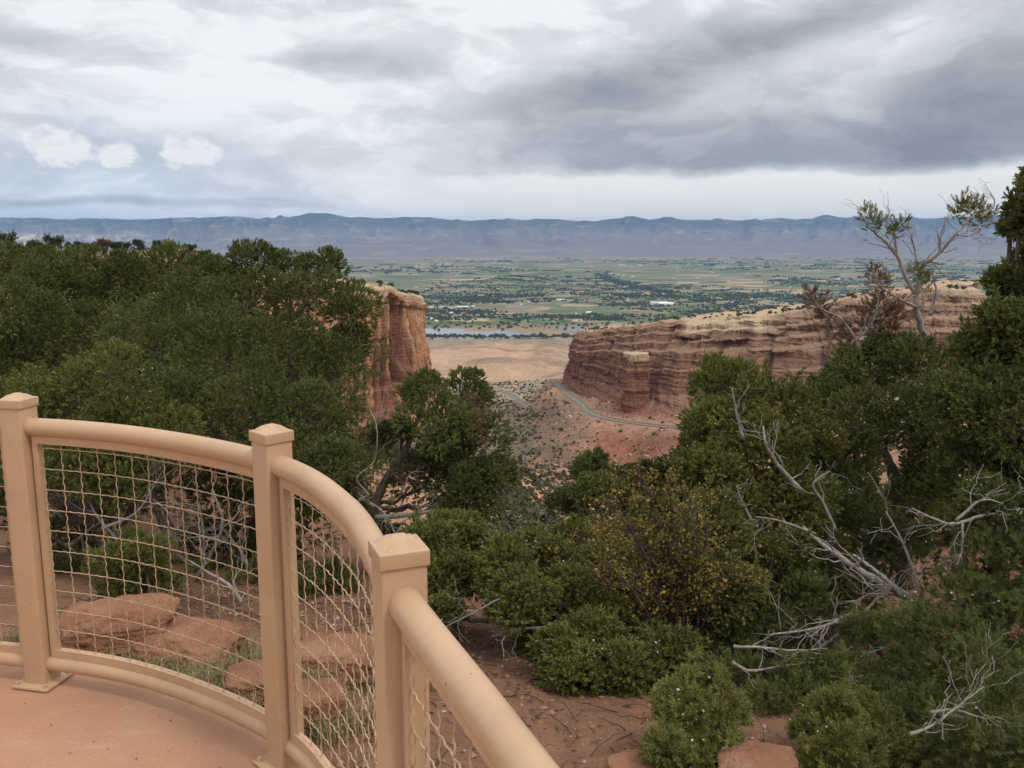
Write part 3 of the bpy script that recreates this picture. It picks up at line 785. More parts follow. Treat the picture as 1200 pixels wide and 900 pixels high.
def houses():
    def house(w, d, h, rf):
        v = np.array([[-w,-d,0],[w,-d,0],[w,d,0],[-w,d,0],[-w,-d,h],[w,-d,h],[w,d,h],[-w,d,h],[-w,0,h+rf],[w,0,h+rf]], float)
        mb = MB(); mb.add(v, [[0,1,5,4],[2,3,7,6]], [[1,2,6],[1,6,5],[5,6,9],[0,4,7],[0,7,3],[4,8,7]])
        o = .8; r = np.array([[-w-o,-d-o,h-.3],[w+o,-d-o,h-.3],[w+o,0,h+rf+.15],[-w-o,0,h+rf+.15],[w+o,d+o,h-.3],[-w-o,d+o,h-.3]], float)
        mb.add(r, [[0,1,2,3],[3,2,4,5]], mi=1)
        return mb.mesh('farmhouse', [M['housewall'], M['houseroof']], False)
    ms = [house(9, 5, 4, 3), house(13, 7, 5, 3.5), house(22, 9, 5, 3)]
    src = None
    spots = [(520, 360.5, 2, 1.3), (542, 361, 2, 1.6), (555, 359.5, 2, 1.2), (530, 362, 1, 1.5), (657, 352, 2, 1.3), (668, 352.5, 2, 1.1), (772, 357, 2, 2.6), (780, 357.3, 2, 2.2), (505, 361, 1, 1.4), (690, 367, 1, 1.2), (676, 369, 1, 1.2), (728, 311, 2, 2.5), (750, 311.5, 2, 2.5)]
    for _ in range(125):
        py = 300 + 78 * rng.random() ** 1.6; spots.append((rng.uniform(360, 1180), py, int(rng.choice([0, 0, 1, 1, 2])), rng.uniform(.6, 1.2)))
    for px, py, k, sc in spots:
        if src is None:
            o = src = bpy.data.objects.new('farmhouse', ms[k]); tag(o, 'tiny pale farm building among the valley fields', 'house', 'farm buildings across the valley')
        else: o = src.copy(); o.data = ms[k]
        COL.objects.link(o); o.location = at_z(px, py, -450); o.rotation_euler = (0, 0, .12 + (1.57 if rng.random() < .3 else 0)); o.scale = (sc,) * 3
houses()

# ------------------------------------------------------------------ junipers
def spray(n, quad, seed, wide=None):
    """one juniper spray, unit length along +Z: a stem with short scaly branchlets"""
    r = np.random.default_rng(seed); V, Q = [], []
    def blade(p, d, L, w):
        d = d / np.linalg.norm(d); a = np.cross(d, r.standard_normal(3)); a /= np.linalg.norm(a)
        k = len(V)
        if quad:
            V.extend([p - a*w*.35, p + d*L*.45 - a*w, p + d*L, p + d*L*.45 + a*w]); Q.append([k, k+1, k+2, k+3])
        else:
            V.extend([p - a*w, p + a*w, p + d*L]); Q.append([k, k+1, k+2])
    bw = wide or (.030 if quad else .047)
    for i in range(n):
        h = .1 + .75 * i / n; th = i * 2.4 + r.random()
        d = np.array([math.cos(th), math.sin(th), .9 + .7 * r.random()])
        blade(np.array([0, 0, h]) + .02 * r.standard_normal(3), d, .42 * (1.15 - .5 * i / n) * (.8 + .4 * r.random()), bw)
    blade(np.zeros(3), np.array([0.05, 0, 1.0]), .62, bw * .8); blade(np.array([0, 0, .5]), np.array([0, .06, 1.0]), .48, bw * .9)
    return np.array(V), np.array(Q)
SPRAYS = {q: [spray(n, q, 50 + i) for i, n in enumerate((18, 21, 16, 19) if q else (13, 15, 12, 14))] for q in (True, False)}
SPRAYS['w'] = [spray(n, False, 80 + i, .105) for i, n in enumerate((8, 9, 7, 8))]

def place_sprays(mb, P, D, S, T, quad):
    """P positions, D directions, S sizes, T tints"""
    D = D / (np.linalg.norm(D, axis=1)[:, None] + 1e-9)
    A = np.cross(D, rng.standard_normal(D.shape)); A /= np.linalg.norm(A, axis=1)[:, None] + 1e-9; B = np.cross(D, A)
    for k in range(4):
        ix = np.arange(k, len(P), 4)
        if not len(ix): continue
        V, Q = SPRAYS[quad][k]
        W = P[ix][:, None] + S[ix][:, None, None] * (V[None, :, 0, None] * A[ix][:, None] + V[None, :, 1, None] * B[ix][:, None] + V[None, :, 2, None] * D[ix][:, None])
        QQ = (Q[None] + (np.arange(len(ix)) * len(V))[:, None, None]).reshape(-1, Q.shape[1])
        tt = np.clip(np.repeat(T[ix], len(V)) + rng.normal(0, .06, len(ix) * len(V)), 0, 1)
        if quad is True: mb.add(W.reshape(-1, 3), QQ, None, tt)
        else: mb.add(W.reshape(-1, 3), None, QQ, tt)

ICO = None
def berry_mesh(mb, P, r):
    v = np.array([[1,0,0],[-1,0,0],[0,1,0],[0,-1,0],[0,0,1],[0,0,-1],[.577,.577,.577],[-.577,.577,.577],[.577,-.577,.577],[-.577,-.577,.577],[.577,.577,-.577],[-.577,.577,-.577],[.577,-.577,-.577],[-.577,-.577,-.577]])
    f = np.array([[4,8,6],[4,6,7],[4,7,9],[4,9,8],[0,6,8],[0,12,10],[0,10,6],[0,8,12],[2,7,6],[2,6,10],[2,10,11],[2,11,7],[1,9,7],[1,7,11],[1,11,13],[1,13,9],[3,8,9],[3,9,13],[3,13,12],[3,12,8],[5,10,12],[5,12,13],[5,13,11],[5,11,10]])
    W = P[:, None] + v[None] * r * (.7 + .6 * rng.random((len(P), 1, 1)))
    mb.add(W.reshape(-1, 3), None, (f[None] + (np.arange(len(P)) * 14)[:, None, None]).reshape(-1, 3))

def wander(a, b, n, amp, sag=0.0):
    """a gnarled line from a to b"""
    t = np.linspace(0, 1, n)[:, None]; L = np.linalg.norm(b - a)
    w = np.cumsum(rng.standard_normal((n, 3)), axis=0); w -= w[0] + (w[-1] - w[0]) * t
    p = a + (b - a) * t + w * amp * L / math.sqrt(n)
    p[:, 2] += sag * L * np.sin(np.pi * t[:, 0])
    return p

def dead_limb(mb, pts, r0, twigs=8, tl=.35, r1=None, sub=2):
    p = smooth_path(pts, 7)
    p = p + np.cumsum(rng.standard_normal(p.shape), 0) * r0 * .12
    r = np.linspace(r0, r1 if r1 else r0 * .3, len(p)); tube(mb, p, r, 7, .10)
    d = np.gradient(p, axis=0)
    for _ in range(twigs):
        i = int(rng.uniform(.15, .98) * len(p)); dirv = d[i] / np.linalg.norm(d[i]) + rng.standard_normal(3) * .8; dirv /= np.linalg.norm(dirv)
        L = tl * rng.uniform(.35, 1.1); q = wander(p[i], p[i] + dirv * L, 8, .14); rr = min(r[i] * .45, .0075)
        tube(mb, q, np.linspace(rr, .0012, 8), 4)
        for _ in range(sub):
            j = int(rng.integers(2, 7)); e = dirv + rng.standard_normal(3) * .7; e /= np.linalg.norm(e)
            tube(mb, wander(q[j], q[j] + e * L * rng.uniform(.3, .6), 5, .1), np.linspace(rr * .5, .0013, 5), 3)

CORE = []
def juniper(name, label, cat, base, lobes, mat='juniper', rc=.14, spc=26, ssize=(.06, .10), quad=False, trunk_r=.09, trunk=None, tint=0.0, dead=(), berries=60, group=None, brown=(), dens=1.0, hub=None, spread=1.0, limbs=True, shoots=3, tight=False, lean=.75):
    """lobes: (px, py, Y, radius in px)"""
    pm = np.mean([l[1] for l in lobes])
    if tight: lobes = [(px, py, Y * (1 + lean * (pm - py) / F) + rng.normal(0, .16), rp * .86) for px, py, Y, rp in lobes]
    Cs = [(at(px, py, Y), rp / F * Y) for px, py, Y, rp in lobes]
    base = np.array([base[0], base[1], hz(base[0], base[1]) - .06]) if len(base) == 2 else np.asarray(base, float)
    root = empty(name, base); tag(root, label, cat, group)
    def rel(mb): return mb
    rc = rc * 1.55; spc = int(spc * 2.1)
    P, D, S, T = [], [], [], []
    wood = MB(); ctr = np.mean([c for c, r in Cs], 0)
    hubp = np.array(hub) if hub is not None else base * .55 + ctr * .45 + np.array([0, 0, -.1])
    if trunk is not None: tp = smooth_path([at(*q) for q in trunk], 8)
    else: tp = wander(base, hubp, 16, .09)
    tube(wood, tp, np.linspace(trunk_r * 1.25, trunk_r * (.25 if trunk is not None else .6), len(tp)), 10, .10)
    tips = []
    rc0 = rc
    for c, r in Cs:
        rc = min(rc0, .8 * r)
        if limbs:
            j = int(np.argmin(np.abs(tp[:, 2] - (c[2] - .35 * np.hypot(*(c[:2] - ctr[:2])) - .1)) + .05 * rng.random(len(tp)))); st = tp[min(max(j, len(tp) // 5), len(tp) - 1)]
            lp = wander(st, c - np.array([0, 0, r * .2]), 12, .10, -.05)
            tube(wood, lp, np.linspace(trunk_r * .42, .012, 12), 6, .08)
        n = max(7, int((3.3 if tight else 3.8) * dens * (r / rc) ** 2))
        k = np.arange(n) + .5; ph = np.arccos(1 - 2 * k / n); th = np.pi * (1 + 5 ** .5) * k + rng.random() * 6
        d = np.stack([np.cos(th) * np.sin(ph), np.sin(th) * np.sin(ph), np.cos(ph)], 1) + rng.normal(0, .18, (n, 3))
        d /= np.linalg.norm(d, axis=1)[:, None]
        keep = (d[:, 2] > -.55) | (rng.random(n) < .4); d = d[keep]
        rad = np.maximum(r - rc * .35, r * .5) * (.72 + .34 * rng.random(len(d)) ** .7)
        cl = c + d * rad[:, None] * np.array([1, 1, .88])
        inner = c + rng.normal(0, .33, (max(2, n // 6), 3)) * r
        cl = np.vstack([cl, inner]); d = np.vstack([d, rng.standard_normal((len(inner), 3)) * .3 + [0, 0, .5]])
        for i in rng.permutation(len(cl))[: max(4, len(cl) // 4)]:
            tube(wood, wander(c - np.array([0, 0, r * .15]), cl[i], 7, .12), np.linspace(.011, .003, 7), 4)
        ct = rng.normal(.45 + tint, .15, len(cl)); crs = rc * rng.uniform(.75 if tight else .6, 1.12, len(cl))
        m = int(spc * (2.5 if tight else 1.55) * (.3 + .7 * (rc / rc0)))
        dd = rng.standard_normal((len(cl), m, 3)); dd /= np.linalg.norm(dd, axis=2)[..., None]
        dd = dd + d[:, None] * .55 + np.array([0, 0, .25]); dd /= np.linalg.norm(dd, axis=2)[..., None]
        pp = cl[:, None] + dd * crs[:, None, None] * np.where(rng.random((len(cl), m, 1)) < (.22 if tight else 0), .35 + .4 * rng.random((len(cl), m, 1)), (.80 if tight else .62) + (.20 if tight else .40) * rng.random((len(cl), m, 1)) ** 1.5) * np.array([1, 1, .9])
        dirs = dd * 1.0 + np.array([0, 0, .30 if tight else .40]) + d[:, None] * .12 + rng.normal(0, .28, dd.shape)
        P.append(pp.reshape(-1, 3)); D.append(dirs.reshape(-1, 3)); S.append(rng.uniform(*ssize, pp.shape[0] * m)); T.append(np.clip(np.repeat(ct, m) + rng.normal(0, .10, len(ct) * m), 0, 1))
        up = dd[..., 2].ravel() > .1; tips.append((pp.reshape(-1, 3) + dirs.reshape(-1, 3) * .05)[up])
    if shoots:
        for c, r in Cs:
            for _ in range(int(shoots * (r / .12) ** 2)):
                d = rng.standard_normal(3); d[2] = abs(d[2]) * .9 + .25; d /= np.linalg.norm(d)
                a = c + d * r * rng.uniform(.3, .75); L = rng.uniform(.7, 1.25) * max(.11, r * .55); e = a + d * L + np.array([0, 0, .35 * L])
                q = wander(a, e, 9, .06); tube(wood, q, np.linspace(.0035, .0012, 9), 3)
                k = 15; f = rng.uniform(.1, 1.0, k); pp = np.stack([np.interp(f * 8, np.arange(9), q[:, j]) for j in range(3)], 1)
                ax = (e - a) / np.linalg.norm(e - a); sd = rng.standard_normal((k, 3))
                P.append(pp); D.append(ax * .85 + sd * .5); S.append(rng.uniform(*ssize, k) * (1.15 - .45 * f)); T.append(np.clip(.55 + tint + rng.normal(0, .15) + rng.normal(0, .08, k), 0, 1))
                tips.append(pp)
    P, D, S, T = map(np.concatenate, (P, D, S, T))
    mb = MB(); place_sprays(mb, P - base, D, S, T, 'w' if tight else quad)
    mb.build('crown', M[mat], root, False, True)
    wood.v = [v - base for v in wood.v]; wood.build('trunk', M['bark'], root)
    if brown:
        bmb = MB()
        for px, py, Y, rp in brown:
            c = at(px, py, Y); r = rp / F * Y; n = int(150 * (r / .14) ** 2)
            d = rng.standard_normal((n, 3)); d /= np.linalg.norm(d, axis=1)[:, None]
            place_sprays(bmb, c + d * r * rng.random((n, 1)) ** .5 - base, d + [0, 0, .2], rng.uniform(*ssize, n), rng.random(n), quad)
        bmb.build('dead_foliage', M['brown_foliage'], root, False, True)['label'] = 'reddish brown dead foliage'
    if dead:
        for pts, r0, tw, tl in dead:
            dmb = MB(); dead_limb(dmb, [at(*q) for q in pts], r0 * .85, int(tw * .6), tl)
            dmb.v = [v - base for v in dmb.v]; dmb.build('dead_branch', M['dead'], root)['label'] = 'bare silver grey dead branch'
    if berries:
        tp_ = np.concatenate(tips); ix = rng.choice(len(tp_), berries, replace=False)
        # berries come in small clusters
        ix = ix[: max(4, berries // 4)]; b0 = np.repeat(tp_[ix], 7, 0) + rng.normal(0, .028, (len(ix) * 7, 3)); b0 = b0[rng.random(len(b0)) < .45]
        bm_ = MB(); berry_mesh(bm_, b0 - base, .0050); tag(bm_.build('berries', M['berry'], root), kind='stuff')
    return root

G1 = 'junipers on the slope beyond the railing'
juniper('juniper_tree', 'broad dense dark green juniper in front of the orange butte, highest crown on the left', 'tree', (-2.4, 8.0),
  [(290,354,8,54),(362,352,8.1,44),(412,362,8.4,32),(232,366,8.1,54),(180,400,8,58),(262,420,7.7,64),(340,420,7.7,56),(388,425,8,34),(300,482,7.4,60),(228,492,7.4,58),(358,488,7.6,40),(412,398,8.3,20),(292,308,8.1,26),(378,314,8.2,24),(325,540,7.3,46),(182,480,7.5,50),(392,540,7.0,28),(334,322,8.3,26),(252,320,8.4,24)],
  rc=.15, spc=24, ssize=(.042, .072), shoots=.5, tight=True, trunk_r=.10, berries=110, group=G1)
juniper('juniper_tree', 'dark green juniper at the far left edge, behind the paler bushy one', 'tree', (-4.9, 9.3),
  [(60,342,9.4,54),(122,342,9.5,48),(18,375,9.2,58),(82,402,9.2,62),(-2,435,9,58),(150,322,9.8,30),(195,318,10,32),(100,316,9.9,24),(10,312,9.9,24),(55,314,10,24),(235,322,10,24),(-60,360,9.4,60),(25,320,9.8,28),(130,400,9,50),(-40,440,9,60)],
  rc=.155, spc=24, ssize=(.045, .078), shoots=.5, tight=True, trunk_r=.10, berries=80, group=G1)
juniper('juniper_tree', 'lighter green bushy juniper directly behind the leftmost railing post', 'tree', (-3.0, 6.5),
  [(122,452,6.6,48),(62,472,6.5,46),(152,495,6.4,44),(18,492,6.5,46),(192,520,6.5,48),(100,530,6.4,52),(40,545,6.4,50),(-30,520,6.4,50),(140,560,6.5,40)],
  mat='juniper_light', rc=.12, spc=24, ssize=(.038, .065), shoots=.8, tight=True, trunk_r=.10, berries=50, group=G1, tint=-.05,
  dead=[([(150,690,6.2),(140,640,6.1),(110,600,6.1),(95,560,6.1)], .018, 12, .5), ([(230,680,6.3),(260,620,6.2),(250,575,6.2)], .018, 12, .5), ([(120,620,6.0),(160,600,6.0),(185,560,6.0)], .018, 14, .4), ([(290,720,5.6),(270,690,5.6),(240,670,5.6),(215,655,5.6)], .02, 12, .35)])
juniper('juniper_tree', 'deeply shaded juniper with dark trunks seen through the wire mesh', 'tree', at(205, 690, 7.3),
  [(70,575,7.6,40),(130,590,7.7,36),(190,570,7.6,40),(255,580,7.6,40),(310,590,7.5,36),(60,640,7.6,34),(250,640,7.8,28),(120,640,8,30),(320,650,7.4,26),(20,600,7.4,40),(360,610,7.3,34),(350,570,7.3,36),(255,690,6.8,30),(305,690,6.4,30),(345,705,6.0,28),(95,685,6.8,30),(55,690,6.6,30),(200,680,7.2,26),(385,690,6.2,28)],
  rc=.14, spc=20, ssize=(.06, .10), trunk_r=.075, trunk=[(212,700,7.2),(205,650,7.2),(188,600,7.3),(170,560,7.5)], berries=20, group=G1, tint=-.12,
  dead=[([(225,695,7.0),(238,640,7.0),(232,590,7.1)], .022, 14, .5), ([(100,690,6.9),(96,630,6.9),(80,590,6.9)], .014, 12, .5), ([(300,700,6.6),(285,650,6.6),(262,620,6.7)], .014, 12, .5), ([(200,660,6.9),(150,630,6.8),(120,625,6.8)], .014, 14, .4)])
juniper('juniper_tree', 'small low green juniper seen through the wire mesh behind the red boulder', 'tree', (-2.15, 5.2),
  [(135,668,5.3,26),(165,650,5.3,26),(150,690,5.3,24),(185,690,5.4,18)], mat='juniper_light', rc=.08, spc=20, ssize=(.045, .075), dens=.45, shoots=7, trunk_r=.025, berries=10, group=G1)
juniper('juniper_tree', 'leaning juniper before the orange butte, with bare silver branches and a brown patch', 'tree', at(432, 640, 7.2),
  [(495,460,7.6,24),(548,458,7.7,26),(515,500,7.5,44),(556,520,7.5,36),(448,512,7.5,12),(552,580,7.3,36),(532,612,7.2,28),(500,560,7.6,34),(575,560,7.4,26),(520,540,7.5,34),(418,606,7.3,16),(452,636,7.1,22),(486,648,7.0,24),(408,566,7.5,12),(520,655,7.0,20),(470,505,7.7,13)],
  rc=.12, spc=24, ssize=(.042, .07), shoots=.6, tight=True, lean=.1, trunk_r=.045, trunk=[(430,650,7.4),(436,610,7.4),(448,570,7.5),(474,530,7.6),(490,490,7.7),(500,460,7.7)], berries=60, group=G1,
  brown=[(553,470,7.35,11),(560,490,7.3,14),(557,506,7.3,13),(478,556,7.3,14)],
  dead=[([(424,620,7.0),(420,590,6.95),(432,580,6.95),(420,560,6.95),(440,540,7),(443,500,7),(436,480,7.1)], .014, 14, .35), ([(434,590,7),(450,600,6.95),(462,622,6.9),(470,650,6.8)], .014, 10, .3), ([(440,606,7.2),(480,602,7.2),(520,596,7.3),(556,580,7.3)], .03, 18, .4), ([(445,640,7.1),(480,630,7),(520,640,6.9),(560,640,6.9)], .03, 16, .4), ([(470,580,7.2),(480,555,7.2),(497,552,7.2)], .010, 8, .2)])
juniper('juniper_tree', 'bright green bushy juniper to the right of the nearest railing post', 'tree', at(690, 745, 5.0),
  [(530,628,5.2,30),(505,640,5.2,34),(592,668,5.1,36),(645,664,5.2,34),(560,690,5.0,40),(628,642,5.4,17),(672,636,5.5,24),(612,705,4.9,36),(676,700,5.0,40),(700,765,4.7,46),(655,760,4.8,24),(672,792,4.6,32),(530,672,5.0,28),(560,642,5.4,20),(720,660,5.4,36),(520,720,5,20),(735,738,4.9,40),(785,772,4.7,40),(735,792,4.6,38),(640,752,4.8,30)],
  mat='juniper_light', rc=.085, spc=24, ssize=(.038, .066), shoots=8, tight=True, dens=1.05, trunk_r=.04, trunk=[(715,770,5.0),(690,725,4.95),(650,705,4.9),(610,690,4.9),(580,660,4.9)], berries=80, group=G1, tint=-.03,
  dead=[([(690,730,4.85),(640,735,4.7),(600,738,4.6),(575,745,4.6)], .014, 12, .25), ([(620,700,4.7),(590,700,4.6),(560,715,4.6),(520,735,4.6)], .010, 10, .25), ([(735,765,4.3),(745,800,4.2),(760,825,4.1)],.010, 6, .15)])
juniper('juniper_tree', 'twin topped juniper standing behind the yellow shrub', 'tree', (.75, 6.6),
  [(692,548,6.8,20),(735,572,6.8,22),(668,592,6.7,20),(805,552,6.6,28),(762,575,6.6,32),(700,590,6.5,36),(830,585,6.4,36),(780,620,6.3,44)],
  rc=.10, spc=24, ssize=(.04, .068), shoots=1.5, tight=True, trunk_r=.06, berries=40, group=G1)
juniper('juniper_tree', 'yellow tinged juniper right of the canyon road, with a long pale dead limb', 'tree', at(905, 760, 5.6),
  [(852,452,5.8,36),(905,478,5.7,44),(832,500,5.8,34),(895,530,5.6,50),(850,560,5.6,46),(820,545,5.7,30),(932,585,5.5,46),(880,610,5.5,46),(835,620,5.5,40),(945,520,5.8,36),(900,670,5.4,48),(850,690,5.3,38),(955,640,5.5,36),(870,500,5.5,30)],
  mat='juniper_light', rc=.095, spc=24, ssize=(.042, .072), shoots=4, tight=True, dens=1.0, trunk_r=.06, berries=90, group=G1,
  dead=[([(1092,738,4.7),(1075,712,4.7),(1045,684,4.75),(1010,662,4.85),(975,640,4.95),(945,612,5.05)], .040, 24, .4), ([(1060,700,4.65),(1030,672,4.7),(1000,650,4.75)], .02, 12, .3), ([(955,625,5.0),(915,610,4.95),(885,605,4.95)], .010, 12, .25), ([(980,622,5.0),(965,590,5.0),(952,568,5.0),(972,553,5.0)], .011, 10, .22), ([(938,575,5.2),(915,548,5.2),(898,520,5.2),(893,500,5.3)], .018, 12, .25), ([(880,610,5.2),(870,590,5.2),(862,570,5.2)], .012, 8, .25), ([(870,515,5.4),(862,480,5.4),(858,455,5.4)], .012, 10, .2)])
juniper('juniper_tree', 'dark trunked juniper below the half dead tree', 'tree', (2.95, 6.6),
  [(1000,442,6.8,36),(1068,430,6.8,38),(1012,495,6.6,46),(1078,492,6.6,48),(1040,415,7,26),(1000,545,6.5,38),(965,470,6.7,30),(1105,540,6.5,40),(960,560,6.5,34),(1090,580,6.4,36)],
  rc=.11, spc=24, ssize=(.042, .07), shoots=1.5, tight=True, trunk_r=.055, trunk=[(1060,690,6.4),(1058,620,6.4),(1048,560,6.4),(1035,525,6.5),(1020,480,6.6)], berries=60, group=G1)
juniper('juniper_tree', 'tall dense dark juniper at the right edge rising above the horizon', 'tree', (2.95, 5.1),
  [(1222,222,5.2,24),(1230,268,5.2,34),(1226,312,5.2,34),(1204,350,5.2,28),(1180,382,5.2,28),(1148,408,5.2,26),(1176,330,5.2,13),(1166,425,5.1,28),(1208,400,5.2,42),(1135,475,5.1,38),(1182,490,5.0,56),(1215,560,5.0,56),(1150,555,5.0,46),(1250,450,5.2,60),(1170,610,4.9,46),(1196,250,5.2,13),(1198,318,5.2,16),(1184,272,5.2,8)],
  rc=.10, spc=24, ssize=(.042, .075), shoots=6, tight=True, lean=.3, trunk_r=.06, berries=90, group=G1,
  dead=[([(1245,590,4.6),(1200,600,4.5),(1155,605,4.4),(1125,612,4.4),(1105,610,4.4),(1070,595,4.4)], .016, 16, .3), ([(1120,610,4.4),(1150,586,4.4),(1175,590,4.4)], .010, 10, .22), ([(1128,612,4.4),(1128,640,4.35),(1122,662,4.3)], .009, 8, .15), ([(1150,255,5.1),(1165,240,5.1),(1160,225,5.1)], .008, 6, .12)])
juniper('juniper_tree', 'shaded juniper lower on the slope, glimpsed between the right hand trunks', 'tree', (3.6, 8.3),
  [(1000,585,8.6,40),(1062,602,8.6,42),(1122,622,8.5,44),(1092,565,8.7,38),(1155,645,8.3,40),(1040,655,8.2,34),(1112,690,7.8,34),(960,600,8.6,34),(1180,590,8.6,40)],
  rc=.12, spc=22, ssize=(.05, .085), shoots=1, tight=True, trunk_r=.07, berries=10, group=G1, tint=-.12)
juniper('juniper_tree', 'low spreading juniper filling the bottom right corner, tangled with dead wood', 'tree', (2.35, 4.3),
  [(1160,662,4.4,42),(1186,722,4.2,48),(1130,705,4.3,38),(1196,800,4.0,52),(1100,790,4.0,42),(1150,838,3.8,42),(1060,820,4.0,34),(1210,880,3.7,50),(1100,880,3.6,40),(1230,650,4.3,50),(1020,745,4.4,26),(1075,740,4.2,30),(1130,760,4.1,40),(1000,800,4.1,34),(930,815,4.0,30),(1130,878,3.05,42),(1190,850,3.15,44),(1080,845,3.3,28),(1165,800,3.6,40),(1210,900,2.95,44),(900,835,3.9,26)],
  mat='juniper', rc=.075, spc=22, ssize=(.038, .068), shoots=6, dens=.95, quad=True, trunk_r=.05, berries=90, group=G1,
  dead=[([(860,757,4.1),(895,757,4.1),(930,760,4.1),(970,758,4.15)], .010, 14, .2), ([(858,776,4.0),(880,786,4.0),(920,780,4.05),(968,774,4.1)], .011, 14, .2), ([(1070,748,4.3),(1040,758,4.25),(1015,766,4.2)], .011, 10, .2), ([(1065,860,2.95),(1095,848,2.95),(1130,822,3.0),(1150,806,3.05)], .008, 22, .25), ([(1090,835,3.0),(1120,832,2.98),(1155,842,2.95)], .008, 10, .15), ([(975,770,4.2),(962,800,4.0),(955,815,4.0)], .010, 8, .2), ([(1000,720,4.5),(960,735,4.5),(900,745,4.5)], .016, 22, .3), ([(1080,700,4.5),(1060,640,4.5),(1040,600,4.5)], .012, 14, .3)])
juniper('juniper_tree', 'dark shaded juniper growing under the long pale dead limb', 'tree', (1.55, 4.9),
  [(930,715,4.9,40),(895,755,4.7,36),(985,690,5.2,34),(955,690,5.2,36),(880,715,4.9,36),(1030,640,5.4,36),(1000,610,5.6,36),(850,745,4.7,30),(870,800,4.3,28),(1060,650,5.4,34),(945,800,4.1,26)],
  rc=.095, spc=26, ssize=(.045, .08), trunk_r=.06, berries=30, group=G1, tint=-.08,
  dead=[([(1090,735,4.9),(1030,745,4.9),(980,735,4.9),(930,715,4.9)], .022, 30, .4), ([(960,760,4.6),(1000,730,4.6),(1030,700,4.6)], .015, 24, .35)])
juniper('juniper_tree', 'small bright green juniper sapling in front, beside the red rock at bottom centre right', 'tree', at(822, 915, 3.2),
  [(812,806,3.35,14),(835,800,3.35,8),(790,822,3.3,10),(850,835,3.3,16),(805,845,3.25,26),(835,862,3.2,24),(780,880,3.1,15),(815,893,3.1,20)],
  mat='juniper_light', rc=.045, spc=22, ssize=(.04, .075), dens=.16, shoots=20, quad=True, trunk_r=.018, berries=14, group=G1, tint=.08)
juniper('juniper_tree', 'green juniper bush at the bottom edge dotted with whitish berries', 'tree', at(985, 930, 3.15),
  [(975,838,3.3,20),(960,865,3.25,22),(1025,862,3.3,24),(985,890,3.15,36),(1045,890,3.2,28),(1015,838,3.4,16)],
  mat='juniper_light', rc=.045, spc=22, ssize=(.04, .075), dens=.30, shoots=15, quad=True, trunk_r=.02, berries=46, group=G1, tint=.02)

# half dead tree on the right: bare grey limbs with a few living tips
def snag():
    base = at(1112, 500, 7.4); root = empty('dead_juniper', base)
    tag(root, 'half dead tree with bare grey limbs and green tips against the mountains', 'tree')
    mb = MB(); Y = 7.4
    def limb(pts, r0, r1, tw=6, tl=.25): dead_limb(mb, [at(x, y, Y + dy) for x, y, dy in pts], r0 * .72, tw, tl, r1 * .7)
    limb([(1112,500,0),(1100,440,0),(1088,398,0),(1076,368,0),(1072,342,0)], .046, .034, 5, .3)
    limb([(1072,345,0),(1058,318,0),(1050,296,.05),(1038,280,.1),(1022,266,.1),(1012,252,.1)], .026, .006, 14)
    limb([(1074,345,0),(1078,318,0),(1100,296,-.05),(1116,276,-.1),(1132,258,-.1),(1142,242,-.1)], .027, .006, 14)
    limb([(1078,322,0),(1072,296,.1),(1066,276,.1),(1060,262,.1)], .014, .004, 10)
    limb([(1052,300,.05),(1046,270,.1),(1036,258,.1)], .014, .005, 6)
    limb([(1100,296,-.05),(1104,272,-.05),(1112,252,0)], .014, .004, 8)
    limb([(1118,274,-.1),(1136,276,-.2),(1150,266,-.2)], .012, .004, 6)
    limb([(1074,360,0),(1048,348,-.1),(1030,335,-.1),(1018,315,-.1)], .018, .005, 12)
    limb([(1090,370,0),(1098,345,0),(1094,322,0)], .02, .005, 8)
    limb([(1040,430,-.1),(1012,418,-.1),(1000,392,-.1),(982,372,-.1),(960,362,-.1),(950,345,-.1)], .018, .005, 16, .3)
    limb([(1003,400,-.1),(1022,378,-.1),(1030,350,-.1),(1027,318,-.1)], .012, .004, 16, .3)
    limb([(1010,415,-.1),(985,425,-.1),(962,420,-.1)], .012, .004, 8, .25)
    limb([(1075,388,0),(1050,395,0),(1022,392,0)], .02, .005, 12, .3)
    mb.v = [v - base for v in mb.v]; mb.build('trunk', M['dead'], root)
    def tufts(name, mat, spots):
        f = MB()
        for px, py, rp, n in spots:
            c = at(px, py, Y); r = rp / F * Y * 1.1
            d = rng.standard_normal((n, 3)); d /= np.linalg.norm(d, axis=1)[:, None]
            place_sprays(f, c + d * r * rng.random((n, 1)) ** .6 - base, d * .6 + [0, 0, .5], rng.uniform(.045, .085, n), np.clip(rng.normal(.6, .2, n), 0, 1), False)
        return f.build(name, M[mat], root, False, True)
    tufts('crown', 'juniper_light', [(1014,252,9,34),(1024,262,9,30),(1036,266,9,36),(1058,262,8,26),(1048,272,7,18),(1128,240,11,56),(1142,246,13,90),(1152,258,11,60),(1122,252,8,28),(1080,326,8,34),(1074,318,7,24),(1086,336,7,20),(1164,252,6,16)])
    tufts('dead_foliage', 'brown_foliage', [(958,356,13,80),(950,345,9,30),(966,372,11,50),(982,385,12,60),(1030,330,10,55),(1026,318,7,26),(1034,352,13,80),(1022,368,14,90),(1044,372,13,80),(1010,380,11,50),(1040,390,11,50),(990,404,10,40),(1030,395,10,40),(1052,360,8,26)])['label'] = 'rusty brown dead foliage'
snag()

